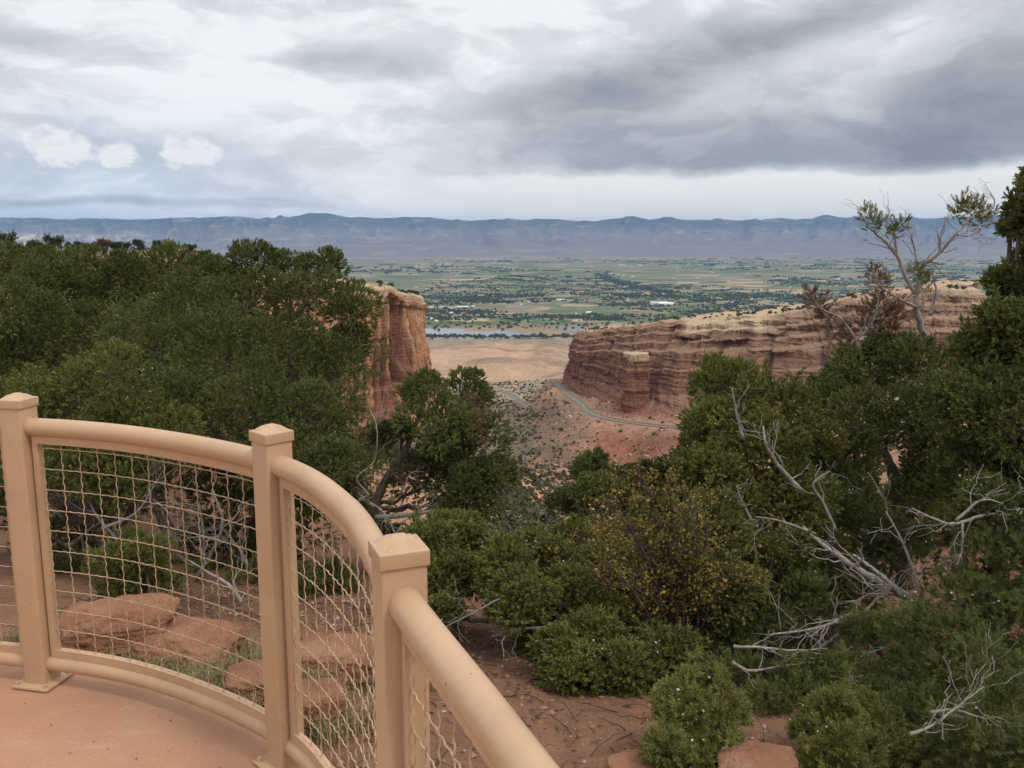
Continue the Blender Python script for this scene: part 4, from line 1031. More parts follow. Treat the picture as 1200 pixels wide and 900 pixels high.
# yellowing broadleaf shrub
def yellow_shrub():
    base = at(800, 800, 4.7); root = empty('yellow_shrub', base)
    tag(root, 'shrub with small yellowing leaves and thin dark upright stems', 'shrub')
    mb = MB(); tips = []
    for i in range(42):
        px = rng.uniform(668, 868); py = 548 + 80 * abs((px - 765) / 100) ** 2 + rng.uniform(-8, 95); Y = rng.uniform(4.5, 5.3)
        e = at(px, py, Y); st = base + rng.normal(0, .05, 3) * [1, 1, 0]
        m = st * .45 + e * .55 + np.array([(st[0] - e[0]) * .12, 0, .08])
        p = smooth_path([st, m, e], 10) + 0; p += np.cumsum(rng.standard_normal(p.shape), 0) * .003
        tube(mb, p, np.linspace(.013, .003, len(p)), 5)
        for k in range(18):
            j = int(rng.uniform(.34, 1) * (len(p) - 1)); d = np.array([rng.normal(), rng.normal(), rng.normal(.35, .5)]); d /= np.linalg.norm(d)
            L = rng.uniform(.08, .26); q = wander(p[j], p[j] + d * L, 6, .1); tube(mb, q, np.linspace(.0035, .0012, 6), 3)
            tips.append(q[2:]); 
    mb.v = [v - base for v in mb.v]; mb.build('stems', M['twig'], root)
    tips = np.concatenate(tips)
    P = np.repeat(tips, 6, 0); P = P + rng.normal(0, .016, P.shape)
    low = sstep(-.55, .45, P[:, 2] - (base[2] + .55)); P = P[rng.random(len(P)) < .2 + .6 * low]
    n = len(P); d = rng.standard_normal((n, 3)) + [0, 0, .3]; d /= np.linalg.norm(d, axis=1)[:, None]
    a = np.cross(d, rng.standard_normal((n, 3))); a /= np.linalg.norm(a, axis=1)[:, None]; b = np.cross(d, a)
    L = rng.uniform(.011, .022, (n, 1)); w = L * .45
    V = np.stack([P, P + d*L*.35 - a*w*.8 + b*w*.15, P + d*L*.75 - a*w*.7 + b*w*.1, P + d*L, P + d*L*.75 + a*w*.7 + b*w*.1, P + d*L*.35 + a*w*.8 + b*w*.15], 1) - base
    k = np.arange(n)[:, None] * 6
    f = MB(); f.add(V.reshape(-1, 3), np.vstack([k + [0, 1, 2, 3], k + [0, 3, 4, 5]]), tint=np.repeat(np.clip(rng.normal(.34, .25, n), 0, 1), 6))
    f.build('leaves', M['yellow_leaf'], root, False, True)
yellow_shrub()

# small trees on the plateau behind, upper left
def plateau_trees():
    def proto(seed, h, w):
        mb = MB(); r = np.random.default_rng(seed); P = []
        for _ in range(18):
            c = np.array([r.normal(0, w * .55), r.normal(0, w * .55), h * (.12 + .68 * r.random() ** .8)]); d = r.standard_normal((50, 3)); d /= np.linalg.norm(d, axis=1)[:, None]
            P.append(c + d * w * .36 * r.random((50, 1)) ** .4)
        P = np.concatenate(P); n = len(P)
        place_sprays(mb, P, np.random.default_rng(1).standard_normal((n, 3)) + [0, 0, .6], np.full(n, .42), np.clip(rng.normal(.3, .15, n), 0, 1), False)
        t = MB(); tube(t, wander(np.array([0, 0, -.3]), np.array([.1, 0, h * .6]), 8, .08), np.linspace(.16, .06, 8), 6)
        return mb, t
    spots = [(6, 292, 128, 3.0), (62, 291, 135, 2.6), (90, 294, 140, 1.7), (120, 293, 150, 2.2), (163, 292, 160, 2.1), (186, 292.5, 165, 2.0), (200, 294, 160, 1.6), (40, 295, 120, 1.8), (140, 295, 130, 1.7), (-30, 293, 120, 3), (220, 296, 150, 1.7), (105, 296, 118, 1.4)]
    looks = ['round crowned dark juniper on the skyline, leftmost of the far ridge trees', 'far dark pinyon standing alone on the ridge above the left junipers', 'low far ridge bush between two taller skyline trees', 'far ridge tree with a reddish brown crown on the skyline', 'far dark ridge tree right of the brown one', 'far dark tree in the pair at the right end of the ridge', 'smallest far ridge tree at the right end of the row', 'low far bush in front of the leftmost ridge tree', 'low far bush in front of the brown ridge tree', 'far ridge tree cut off by the left edge', 'last far ridge bush beside the big juniper crown', 'tiny far bush on the ridge slope']
    for i, (px, py, Y, h) in enumerate(spots):
        f, t = proto(600 + i, h, h * .55); p = at(px, py, Y); gz = hz(p[0], p[1]); 
        root = empty('distant_juniper', (p[0], p[1], gz)); tag(root, looks[i], 'tree', 'small trees on the far ridge')
        f.build('crown', M['brown_foliage'] if i == 3 else M['far_tree'], root, False, True); t.build('trunk', M['bark'], root)
        root.location.z = max(gz, p[2] - .2) - .1
plateau_trees()
def plateau_fill():
    src = None
    protos = []
    for k in range(3):
        mb = MB(); r = np.random.default_rng(700 + k); P = []
        for _ in range(34):
            c = np.array([r.normal(0, .8), r.normal(0, .8), .5 + 2.1 * r.random()]); d = r.standard_normal((60, 3)); d /= np.linalg.norm(d, axis=1)[:, None]; P.append(c + d * .5 * (.6 + .4 * r.random((60, 1))))
        P = np.concatenate(P); n = len(P)
        place_sprays(mb, P, r.standard_normal((n, 3)) + [0, 0, .6], np.full(n, .22), np.clip(rng.normal(.35, .15, n), 0, 1), False)
        t = MB(); tube(t, wander(np.array([0, 0, -.3]), np.array([.1, 0, 1.9]), 8, .08), np.linspace(.12, .05, 8), 6)
        protos.append((mb.mesh('crown', M['juniper'], False, True), t.mesh('trunk', M['bark'])))
    for i in range(30):
        px = -40 + 430 * ((i * .618) % 1); Y = [15, 22, 32, 48, 70][i % 5] + rng.uniform(-2, 4); p = at(px, 300, Y); gz = hz(p[0], p[1])
        o = empty('background_juniper', (p[0], p[1], gz)); tag(o, 'juniper glimpsed through the big left crowns, farther back on the plateau', 'tree', 'junipers behind the big left crowns')
        c, t = protos[i % 3]
        for nm, me in (('crown', c), ('trunk', t)):
            q = bpy.data.objects.new(nm, me); COL.objects.link(q); q.parent = o
        k = min(1.2, max(.5, (1.2 - gz) / 3.1)) * rng.uniform(.85, 1.0); o.scale = (k, k, k); o.rotation_euler = (0, 0, rng.random() * 6)
plateau_fill()

# ------------------------------------------------------------------ railing and terrace
RAILPTS = [(-3.75, 2.75), (-2.92, 3.07), (-2.3, 3.155), (-1.752, 3.09), (-1.24, 2.92), (-.712, 2.565), (-.415, 2.13), (-.212, 1.585), (-.02, 1.13), (.17, .67), (.36, .20)]
POSTI = [1, 3, 5, 7, 9]
SPAN = 24
RP = smooth_path([(x, y, 0) for x, y in RAILPTS], SPAN)
RT = np.gradient(RP, axis=0); RT /= np.linalg.norm(RT, axis=1)[:, None]
RNRM = np.stack([-RT[:, 1], RT[:, 0], RT[:, 2] * 0], 1)        # outward side
railing = empty('guard_railing', (RP[3*SPAN][0], RP[3*SPAN][1], 0))
ROFF = np.array(railing.location)
tag(railing, 'curved tan metal railing with square posts and crimped wire mesh round the terrace', 'railing')

def bm_obj(name, bm, mat, parent, smooth_angle=None):
    me = bpy.data.meshes.new(name); bm.to_mesh(me); bm.free(); me.materials.append(mat)
    o = bpy.data.objects.new(name, me); COL.objects.link(o); o.parent = parent
    return o

def box_bm(sx, sy, z0, z1, bev, top=None):
    bm = bmesh.new(); bmesh.ops.create_cube(bm, size=1)
    for v in bm.verts:
        up = v.co.z > 0
        k = top if (top and up) else 1
        v.co = Vector((v.co.x * sx * k, v.co.y * sy * k, z1 if up else z0))
    if bev: bmesh.ops.bevel(bm, geom=list(bm.edges), offset=bev, segments=3, profile=.6, affect='EDGES')
    for f in bm.faces: f.smooth = True
    return bm

for pi in POSTI:
    i = pi * SPAN; p = RP[i] - ROFF; a = math.atan2(RT[i][1], RT[i][0])
    post = bm_obj('post', box_bm(.087, .087, 0.0, 1.050, .006), M['paint'], railing)
    post.location = p; post.rotation_euler = (0, 0, a)
    bm = box_bm(.096, .096, 1.048, 1.080, .004)
    bm2 = bmesh.new()
    lo = [bm2.verts.new((sx * .0465, sy * .0465, 1.0768)) for sx, sy in ((-1,-1),(1,-1),(1,1),(-1,1))]
    hi = [bm2.verts.new((sx * .020, sy * .020, 1.0975)) for sx, sy in ((-1,-1),(1,-1),(1,1),(-1,1))]
    bm2.faces.new(hi)
    for k in range(4): bm2.faces.new((lo[k], lo[(k+1) % 4], hi[(k+1) % 4], hi[k]))
    bmesh.ops.bevel(bm2, geom=[e for e in bm2.edges if not e.is_boundary], offset=.008, segments=4, affect='EDGES')
    for f in bm2.faces: f.smooth = True
    tmp = bpy.data.meshes.new('t'); bm2.to_mesh(tmp); bm.from_mesh(tmp); bm2.free(); bpy.data.meshes.remove(tmp)
    bm_obj('post_cap', bm, M['paint'], post)
    bm = box_bm(.15, .15, .004, .014, .002)
    bp = bm_obj('base_plate', bm, M['paint'], post)
    bm = bmesh.new()
    for sx in (-1, 1):
        for sy in (-1, 1):
            bmesh.ops.create_cone(bm, cap_ends=True, segments=6, radius1=.009, radius2=.008, depth=.012, matrix=Matrix.Translation((sx * .060, sy * .060, .0195)))
    bm_obj('anchor_bolts', bm, M['paint'], post)

for a, b in zip(POSTI[:-1], POSTI[1:]):
    i0, i1 = a * SPAN, b * SPAN
    seg = RP[i0:i1+1] - ROFF; nn = RNRM[i0:i1+1]; tt = RT[i0:i1+1]
    s = np.concatenate([[0], np.cumsum(np.linalg.norm(np.diff(seg, axis=0), axis=1))]); L = s[-1]
    mb = MB(); tube(mb, seg + [0, 0, .978], .0325, 28); mb.build('top_rail', M['paint'], railing)
    mb = MB(); tube(mb, seg + [0, 0, .082], .0290, 24); mb.build('bottom_rail', M['paint'], railing)
    def P(x): return np.stack([np.interp(x, s, seg[:, k]) for k in range(3)], -1)
    def Tn(x): return np.stack([np.interp(x, s, tt[:, k]) for k in range(3)], -1)
    def Nn(x): return np.stack([np.interp(x, s, nn[:, k]) for k in range(3)], -1)
    x0, x1 = .075, L - .075; zb, ztp = .128, .932
    # frame: bars top and bottom, bars at the posts
    fr = MB()
    xs = np.linspace(x0, x1, 30); pc, nc = P(xs), Nn(xs)
    def bar(z0, z1, th):
        v = np.stack([pc - nc*th + [0,0,z0], pc + nc*th + [0,0,z0], pc + nc*th + [0,0,z1], pc - nc*th + [0,0,z1]], 1)
        fr.add(v.reshape(-1, 3), grid_quads(len(xs), 4, True))
    bar(zb - .022, zb + .012, .012); bar(ztp - .012, ztp + .018, .012)
    for x in (x0 - .010, x1 + .010):
        c, t_, n_ = P(x), Tn(x), Nn(x); w, th = .011, .0122
        v = np.array([c + sx*t_*w + sy*n_*th + np.array([0, 0, z]) for z in (zb - .02, ztp + .016) for sx, sy in ((-1,-1),(1,-1),(1,1),(-1,1))])
        fr.add(v, [[0,1,5,4],[1,2,6,5],[2,3,7,6],[3,0,4,7],[0,3,2,1],[4,5,6,7]])
    panel = MB(); wl = .0385; wr = .0018
    nv = int(round((x1 - x0) / .078)); vx = np.linspace(x0 + .012, x1 - .012, nv + 1)
    nh = 10; hzs = np.linspace(zb + .012, ztp - .030, nh + 1)
    zz = np.arange(zb, ztp, wl / 7)
    for k, x in enumerate(vx):
        amp = .0020 * np.sin(2 * np.pi * zz / wl + k * math.pi); c = P(np.full(len(zz), x)) + Tn(x) * amp[:, None] + Nn(x) * (.0014 * np.cos(2 * np.pi * zz / wl))[:, None]
        c[:, 2] = zz; tube(panel, c, wr, 6)
    xx = np.arange(x0, x1, wl / 7)
    for k, z in enumerate(hzs):
        c = P(xx) + Nn(xx) * (.0014 * np.cos(2 * np.pi * xx / wl + k * math.pi))[:, None]
        c[:, 2] = z + .0007 * np.sin(2 * np.pi * xx / wl + k * math.pi); tube(panel, c, wr, 6)
    pan = panel.build('wire_panel', M['wire'], railing)
    fr.build('panel_frame', M['paint'], pan, smooth=False)

def terrace():
    i0, i1 = 0, len(RP)
    edge = (RP + RNRM * .105)[:, :2]
    pts = [(-6, 2.0), *edge.tolist(), (.75, -.6), (1.2, -6), (-6, -6)]
    bm = bmesh.new(); vs = [bm.verts.new((x, y, 0)) for x, y in pts]; f = bm.faces.new(vs)
    if f.normal.z < 0: f.normal_flip()
    bm.normal_update()
    if f.normal.z < 0: bmesh.ops.reverse_faces(bm, faces=[f])
    r = bmesh.ops.extrude_face_region(bm, geom=[f])
    for v in r['geom']:
        if isinstance(v, bmesh.types.BMVert): v.co.z = -.55
    bmesh.ops.recalc_face_normals(bm, faces=bm.faces)
    me = bpy.data.meshes.new('terrace_floor'); bm.to_mesh(me); bm.free(); me.materials.append(M['concrete'])
    o = bpy.data.objects.new('terrace_floor', me); COL.objects.link(o); tag(o, kind='structure')
terrace()

# ------------------------------------------------------------------ boulders, gravel, litter, grass
def boulder(label, p, size, seed, rot=0.0, blocky=.6, mat='boulder'):
    bm = bmesh.new(); bmesh.ops.create_icosphere(bm, subdivisions=6, radius=1)
    v = np.array([q.co[:] for q in bm.verts])
    e = 2 + 4 * blocky; v = v / (np.sum(np.abs(v) ** e, 1) ** (1 / e))[:, None]
    s = np.asarray(size, float); w = v * s
    k = 1 + .16 * fbm(v[:, 0] * 1.3 + seed, v[:, 1] * 1.3, v[:, 2] * 1.3, seed=seed, oct=3) + .05 * fbm(v[:, 0] * 5, v[:, 1] * 5, v[:, 2] * 5 + seed, seed=seed + 3, oct=4)
    w = w * k[:, None]
    cr = ridged(w[:, 0] * 3 + seed, w[:, 1] * 3, w[:, 2] * 2, seed=seed + 8, oct=2)
    w *= (1 - .09 * np.maximum(0, cr - .88) * 8)[:, None]
    w *= (1 + .035 * fbm(v[:, 0] * 11, v[:, 1] * 11, v[:, 2] * 11, seed=seed + 12, oct=4) + .05 * np.round(2 * vnoise(v[:, 0] * 2.6 + seed, v[:, 1] * 2.6, v[:, 2] * 2.6, seed=seed + 13)) / 2)[:, None]
    w[:, :2] *= (1 + .05 * np.round(2 * vnoise(w[:, 2] * 18, seed=seed + 5)) / 2)[:, None]
    c, sn = math.cos(rot), math.sin(rot)
    for q, co in zip(bm.verts, w): q.co = (co[0]*c - co[1]*sn, co[0]*sn + co[1]*c, co[2])
    for f in bm.faces: f.smooth = True
    me = bpy.data.meshes.new('boulder'); bm.to_mesh(me); bm.free(); me.materials.append(M[mat])
    o = bpy.data.objects.new('boulder', me); COL.objects.link(o); o.location = p
    return tag(o, label, 'rock')
boulder('left red boulder behind the wire mesh, the taller rounded block', at(142, 745, 4.15), (.29, .2, .175), 11, .2, .25)
boulder('right red boulder behind the wire mesh, long with a sloping end', at(218, 764, 4.1), (.27, .2, .135), 23, -.25, .3)
boulder('low flat red slab on the ground close behind the middle railing post', at(298, 800, 3.6), (.12, .11, .06), 31, .3, .8)
boulder('pale red rock ledge behind the curved mesh panel', at(395, 778, 3.95), (.24, .16, .11), 47, -.1, .9)
boulder('small flat red stone low in front of the rock ledge', at(370, 822, 3.35), (.12, .10, .06), 53, .5, .8)
boulder('big red rock at the bottom right under the bright juniper sapling', at(888, 912, 3.02), (.15, .14, .085), 61, -.2)
boulder('red rock half buried left of the juniper sapling', at(752, 908, 3.1), (.13, .12, .055), 67, .4)
boulder('reddish rock under the green branches in the middle ground', at(620, 790, 4.7), (.16, .12, .07), 71, .1)

def loose():
    # stones: tiny angular chips
    n = 9000
    X = rng.uniform(-2.6, 2.6, n); Y = rng.uniform(1.6, 6.2, n)
    out = np.ones(n, bool)
    for i, (x, y) in enumerate(zip(X, Y)):
        k = np.argmin((RP[:, 0] - x) ** 2 + (RP[:, 1] - y) ** 2)
        out[i] = np.dot(np.array([x, y]) - RP[k, :2], RNRM[k, :2]) > .14
    X, Y = X[out], Y[out]; Z = height(X, Y); n = len(X)
    ico = np.array([[1,0,0],[-1,0,0],[0,1,0],[0,-1,0],[0,0,1],[0,0,-1]], float); ft = np.array([[0,2,4],[2,1,4],[1,3,4],[3,0,4],[2,0,5],[1,2,5],[3,1,5],[0,3,5]])
    s = np.minimum(np.exp(rng.normal(-5.05, .62, n)), .026)
    V = ico[None] * (s[:, None, None] * rng.uniform(.5, 1.3, (n, 6, 3))) * np.array([1, 1, .7]) + np.stack([X, Y, Z + s * .3], 1)[:, None]
    mb = MB(); mb.add(V.reshape(-1, 3), None, (ft[None] + (np.arange(n) * 6)[:, None, None]).reshape(-1, 3), np.repeat(rng.random(n), 6))
    m = material('mixed_gravel', lambda nt, b: nt.ramp(attr(nt, 'tint').outputs['Fac'], [(0, (.10, .055, .04)), (.5, (.27, .14, .09)), (.9, (.33, .2, .14)), (1, (.38, .33, .29))]))
    tag(mb.build('gravel', m, None, False, True), kind='stuff')
    # twigs and dead needles on the ground
    mb = MB(); n = 2600
    X = rng.uniform(-2.8, 3.2, n); Y = rng.uniform(2.4, 6.5, n)
    for x, y in zip(X, Y):
        k = np.argmin((RP[:, 0] - x) ** 2 + (RP[:, 1] - y) ** 2)
        if np.dot(np.array([x, y]) - RP[k, :2], RNRM[k, :2]) < .2: continue
        L = .03 + .22 * rng.random() ** 3; th = rng.random() * 6.28; z = hz(x, y) + .008
        a = np.array([x, y, z]); b = a + np.array([math.cos(th) * L, math.sin(th) * L, rng.uniform(0, .3) * L])
        tube(mb, wander(a, b, 5, .12), np.linspace(.0035, .0012, 5), 3, cap=False)
    tag(mb.build('twig_litter', M['twig'], None, False), kind='stuff')
    # a few dry leaves and bits blown onto the terrace
    mb = MB(); spots = [(268, 803), (258, 790), (200, 845), (140, 815), (60, 850), (110, 870), (230, 870), (30, 825), (180, 805), (250, 840), (90, 835), (160, 890)] + [(rng.uniform(0, 290), rng.uniform(790, 899)) for _ in range(8)]
    for i, (px, py) in enumerate(spots):
        p = at_z(px, py, .004); kk = np.argmin((RP[:, 0] - p[0]) ** 2 + (RP[:, 1] - p[1]) ** 2)
        if np.dot(p[:2] - RP[kk, :2], RNRM[kk, :2]) > -.05: continue
        L = .022 if i == 0 else rng.uniform(.003, .007); th = rng.random() * 6.28; d = np.array([math.cos(th), math.sin(th), 0]); w = np.array([-d[1], d[0], 0])
        mb.add([p - d*L, p + w*L*.4 + [0, 0, .004], p + d*L + [0, 0, .003], p - w*L*.4 + [0, 0, .003]], [[0, 1, 2, 3]], tint=.2 + .5 * rng.random())
    tag(mb.build('leaf_litter', M['twig'], None, False), kind='stuff')
    # dry grass tufts
    mb = MB(); VV = []; TT = []
    spots = [(210,790,3.65),(160,780,3.75),(250,800,3.5),(190,770,3.8),(120,765,3.9),(280,820,3.4),(230,812,3.4),(95,770,3.85),(140,800,3.55),(300,835,3.25),(350,850,3.1),(60,760,3.95),(385,840,3.2),(420,830,3.3),(400,870,3.0),(175,800,3.5),(270,790,3.7),(360,795,3.6),(410,800,3.5),(530,800,3.6),(20,740,4.1),(440,850,3.1), (240, 775, 3.75), (205, 815, 3.38), (265, 838, 3.2), (320, 870, 3.0), (110, 785, 3.65), (290, 770, 3.9), (265, 760, 4.0), (330, 780, 3.8), (345, 820, 3.4), (415, 770, 3.9), (235, 800, 3.5), (180, 785, 3.7), (130, 780, 3.75), (380, 810, 3.45), (80, 755, 4.1)]
    for px, py, Yd in spots:
        p0 = at_z(px, py, hz(*at(px, py, Yd)[:2])); k = np.argmin((RP[:, 0] - p0[0]) ** 2 + (RP[:, 1] - p0[1]) ** 2)
        for _ in range(4):
            c = p0 + rng.normal(0, .07, 3); kk = np.argmin((RP[:, 0] - c[0]) ** 2 + (RP[:, 1] - c[1]) ** 2)
            if np.dot(c[:2] - RP[kk, :2], RNRM[kk, :2]) < .17: continue
            c[2] = hz(c[0], c[1]) - .01
            for _ in range(55):
                th = rng.random() * 6.28; L = rng.uniform(.06, .17); ln = rng.uniform(.1, .9); d = np.array([math.cos(th), math.sin(th), 0]); s = np.array([-d[1], d[0], 0]) * .0013
                b = c + rng.normal(0, .022, 3) * [1, 1, 0]; m = b + d * L * ln * .35 + [0, 0, L * .6]; e = b + d * L * ln + [0, 0, L * (1 - .45 * ln)]
                VV.extend([b - s, b + s, m + s * .8, m - s * .8, e]); TT.append(rng.random())
    V = np.array(VV); k = np.arange(len(TT))[:, None] * 5
    mb.add(V, k + [0, 1, 2, 3], k + [3, 2, 4], np.repeat(TT, 5)); tag(mb.build('dry_grass', M['grass'], None, False, True), kind='stuff')
loose()

# ------------------------------------------------------------------ air
def haze():
    x, y0, y1, z0, z1 = 46000, -3000, 46000, -452, 760
    bm = bmesh.new(); bmesh.ops.create_cube(bm, size=1)
    for v in bm.verts: v.co = Vector((v.co.x * 2 * x, y0 if v.co.y < 0 else y1, z0 if v.co.z < 0 else z1))
    me = bpy.data.meshes.new('haze'); bm.to_mesh(me); bm.free()
    m = bpy.data.materials.new('thin_air'); m.use_nodes = True; m.node_tree.nodes.clear()
    o_ = m.node_tree.nodes.new('ShaderNodeOutputMaterial'); v = m.node_tree.nodes.new('ShaderNodeVolumePrincipled')
    v.inputs['Color'].default_value = (.30, .53, .97, 1); v.inputs['Density'].default_value = 2.0e-5; v.inputs['Anisotropy'].default_value = 0
    m.node_tree.links.new(v.outputs[0], o_.inputs['Volume'])
    me.materials.append(m); o = bpy.data.objects.new('haze', me); COL.objects.link(o); tag(o, kind='stuff')
HAZE = True
if HAZE: haze()

# ------------------------------------------------------------------ sky and sun
SUN_EL, SUN_AZ = math.radians(56), math.radians(128)     # azimuth clockwise from +Y: behind the viewer, to the right
def sky():
    w = bpy.data.worlds.new('World'); scene.world = w; w.use_nodes = True; nt = NT(w.node_tree)
    bg = w.node_tree.nodes['Background']; bg.inputs['Strength'].default_value = .1
    st = nt.node('ShaderNodeTexSky', sky_type='NISHITA', sun_disc=False); st.sun_elevation = SUN_EL; st.sun_rotation = SUN_AZ; st.altitude = 1800
    d = nt.node('ShaderNodeTexCoord').outputs['Generated']; s = nt.sep(d)
    az = nt.math('ARCTAN2', s[0], s[1]); el = nt.math('ARCSINE', s[2])
    base = nt.comb(az, nt.math('MULTIPLY', el, 2.2), 0.0)
    wv = nt.noise(base, 5, 5, .55, out=1)
    wv = nt.vmath('SUBTRACT', wv, (.5, .5, .5))
    def scaled(v, k):
        n = nt.node('ShaderNodeVectorMath', operation='SCALE'); nt.put(n.inputs[0], v); n.inputs['Scale'].default_value = k; return n.outputs[0]
    q = nt.vmath('ADD', nt.comb(az, el, 0.0), nt.vmath('MULTIPLY', wv, (.10, .035, 0)))
    def blob(px, py, rx, ry, rot=0.0, soft=1.0):
        a, e = azel(px, py)
        m = nt.mapping(q, (a, e, 0), (0, 0, rot), (rx / 1100, ry / 1060, 1), 'TEXTURE')
        return nt.rng(nt.vmath('LENGTH', m, out=1), 1.0, 1.0 - soft, 0, 1, True)
    f1 = nt.noise(nt.comb(az, nt.math('MULTIPLY', el, 2.3), 0.3), 5.5, 9, .56, .35)
    f2 = nt.noise(nt.vmath('ADD', nt.comb(az, nt.math('MULTIPLY', el, 2.6), 1.7), nt.vmath('MULTIPLY', wv, (.2, .2, 0))), 13, 8, .58, .2)
    val = nt.math('ADD', .90, nt.math('MULTIPLY', nt.math('SUBTRACT', f1, .5), .40))
    val = nt.math('ADD', val, nt.rng(f2, .40, .62, -.05, .05, True))
    for (px, py, rx, ry, rot, amp) in [
        (840, 55, 330, 50, .24, -.30), (960, 25, 170, 34, .3, -.16), (700, 92, 170, 34, .12, -.16), (640, 140, 300, 90, 0, -.10),
        (1170, 85, 160, 105, 0, -.30), (860, 125, 170, 26, .05, .10), (1020, 110, 90, 44, .3, .16),
        (420, 74, 190, 26, -.06, -.24), (70, 50, 190, 24, -.1, -.14), (250, 42, 170, 50, 0, .10), (60, 10, 170, 30, 0, .08), (600, 5, 130, 16, 0, .25), (300, 45, 70, 30, 0, .12),
        (330, 110, 300, 70, 0, .10), (120, 100, 260, 50, 0, .05), (120, 185, 330, 46, 0, -.13), (1090, 185, 170, 45, -.05, -.12),
        (230, 237, 250, 8, 0, -.2), (60, 235, 160, 8, 0, -.14), (640, 231, 70, 4, 0, -.12), (320, 232, 60, 4, 0, -.14), (750, 236, 120, 3.5, 0, -.08)]:
        val = nt.math('ADD', val, nt.math('MULTIPLY', blob(px, py, rx, ry, rot), amp))
    # the heavy rain cloud on the right with its ragged level base
    e0 = azel(850, 207)[1]
    rag = nt.noise(nt.comb(az, nt.math('MULTIPLY', el, 2.0), 6.1), 9, 7, .6)
    t = nt.math('SUBTRACT', nt.math('ADD', el, nt.math('MULTIPLY', nt.math('SUBTRACT', rag, .5), .030)), e0)
    lft = nt.rng(nt.math('ADD', az, nt.math('MULTIPLY', nt.math('SUBTRACT', rag, .5), .25)), -.16, .16, 0, 1, True)
    mass = nt.math('MULTIPLY', nt.math('MULTIPLY', nt.rng(t, 0, .016, 0, 1, True), nt.rng(t, .022, .13, 1, 0, True)), lft)
    val = nt.math('SUBTRACT', val, nt.math('MULTIPLY', mass, .40))
    under = nt.math('MULTIPLY', nt.math('MULTIPLY', nt.rng(t, -.002, .006, 1, 0, True), nt.rng(el, .10, .14, 1, 0, True)), nt.rng(az, -.28, .0, 0, 1, True))
    val = nt.math('ADD', nt.math('MULTIPLY', val, nt.math('SUBTRACT', 1.0, nt.math('MULTIPLY', under, .85))), nt.math('MULTIPLY', under, .83))
    # cloud colour by thickness
    col = nt.ramp(val, [(0.0, (.17, .18, .205)), (.3, (.245, .265, .30)), (.5, (.375, .395, .425)), (.68, (.555, .575, .605)), (.84, (.73, .742, .765)), (.97, (.97, .97, .97))])
    # cream tint low down, faint blue on the left
    low = nt.math('MULTIPLY', nt.rng(el, .02, .09, 1, 0, True), nt.rng(az, -.3, .1, 0, 1, True))
    col = nt.mix(nt.math('MULTIPLY', low, .9), col, (1.0, .945, .79), 'MULTIPLY')
    lb = nt.math('MULTIPLY', blob(120, 190, 330, 90), .7)
    col = nt.mix(lb, col, (.86, .95, 1.02), 'MULTIPLY')
    # heaped white clouds low on the left
    cn = nt.noise(nt.comb(az, nt.math('MULTIPLY', el, 1.4), 4.0), 30, 8, .62)
    cum = None
    for px, py, rx, ry in ((60, 175, 56, 26), (140, 181, 34, 18), (222, 177, 44, 25)):
        a, e = azel(px, py)
        m = nt.mapping(nt.vmath('ADD', nt.comb(az, el, 0.0), nt.vmath('MULTIPLY', wv, (.05, .03, 0))), (a, e, 0), (0, 0, 0), (rx / 1100, ry / 1060, 1), 'TEXTURE')
        k = nt.math('SUBTRACT', 1.0, nt.vmath('LENGTH', m, out=1))
        cum = k if cum is None else nt.math('MAXIMUM', cum, k)
    cm = nt.rng(nt.math('ADD', cum, nt.math('MULTIPLY', nt.math('SUBTRACT', cn, .5), 2.6)), .10, .62, 0, 1, True)
    cm = nt.math('MULTIPLY', cm, nt.rng(cum, 0, .22, 0, 1, True))
    cs = nt.noise(nt.comb(az, nt.math('MULTIPLY', el, 1.4), 7.0), 34, 6, .6)
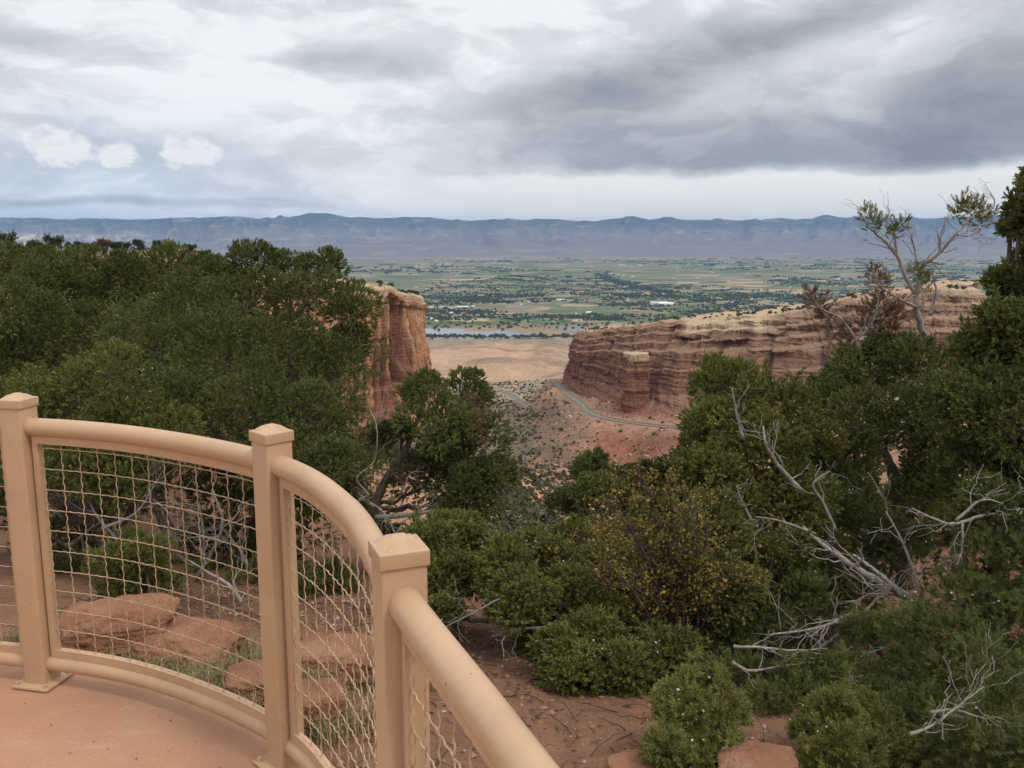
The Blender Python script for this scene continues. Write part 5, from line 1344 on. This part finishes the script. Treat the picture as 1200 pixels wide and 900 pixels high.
    col = nt.mix(nt.math('MULTIPLY', cm, .9), col, nt.ramp(cs, [(.3, (.74, .75, .77)), (.5, (.97, .96, .93))]))
    # a small gap of blue sky
    gap = nt.math('MULTIPLY', nt.math('MULTIPLY', blob(292, 8, 34, 34), nt.rng(f2, .45, .60, 0, 1)), .22, clamp=True)
    k = nt.node('ShaderNodeVectorMath', operation='SCALE'); nt.put(k.inputs[0], col); k.inputs['Scale'].default_value = 10.0
    final = nt.mix(gap, k.outputs[0], nt.mix(1.0, st.outputs[0], (1.35, 1.35, 1.35), 'MULTIPLY'))
    zb = nt.math('ADD', 1.0, nt.math('MULTIPLY', nt.rng(el, .28, 1.1, 0, 1, True), .85))
    final = nt.mix(.94, st.outputs[0], final)
    kz = nt.node('ShaderNodeVectorMath', operation='SCALE'); nt.put(kz.inputs[0], final); nt.put(kz.inputs['Scale'], zb); final = kz.outputs[0]
    nt.put(bg.inputs['Color'], final)
sky()
sl = bpy.data.lights.new('sun', 'SUN'); sl.energy = 1.5; sl.angle = math.radians(10); sl.color = (1, .93, .82)
so = bpy.data.objects.new('sun', sl); COL.objects.link(so)
dirv = Vector((math.sin(SUN_AZ) * math.cos(SUN_EL), math.cos(SUN_AZ) * math.cos(SUN_EL), math.sin(SUN_EL)))
so.rotation_euler = dirv.to_track_quat('Z', 'Y').to_euler(); so.location = (0, 0, 60)

# ------------------------------------------------------------------ camera and render settings
cam = bpy.data.cameras.new('camera'); cam.sensor_width = 36; cam.lens = 36 * F / 1200; cam.clip_end = 120000; cam.clip_start = .05
co = bpy.data.objects.new('camera', cam); COL.objects.link(co); co.location = (0, 0, EYE); co.rotation_euler = (math.pi / 2 - PITCH, 0, 0)
scene.camera = co
scene.view_settings.view_transform = 'Standard'; scene.view_settings.look = 'None'; scene.view_settings.exposure = 0; scene.view_settings.gamma = 1
scene.render.engine = 'CYCLES'
cy = scene.cycles
cy.use_denoising = True; cy.max_bounces = 6; cy.diffuse_bounces = 3; cy.glossy_bounces = 2; cy.transmission_bounces = 3; cy.volume_bounces = 1
cy.use_adaptive_sampling = True; cy.adaptive_threshold = .02
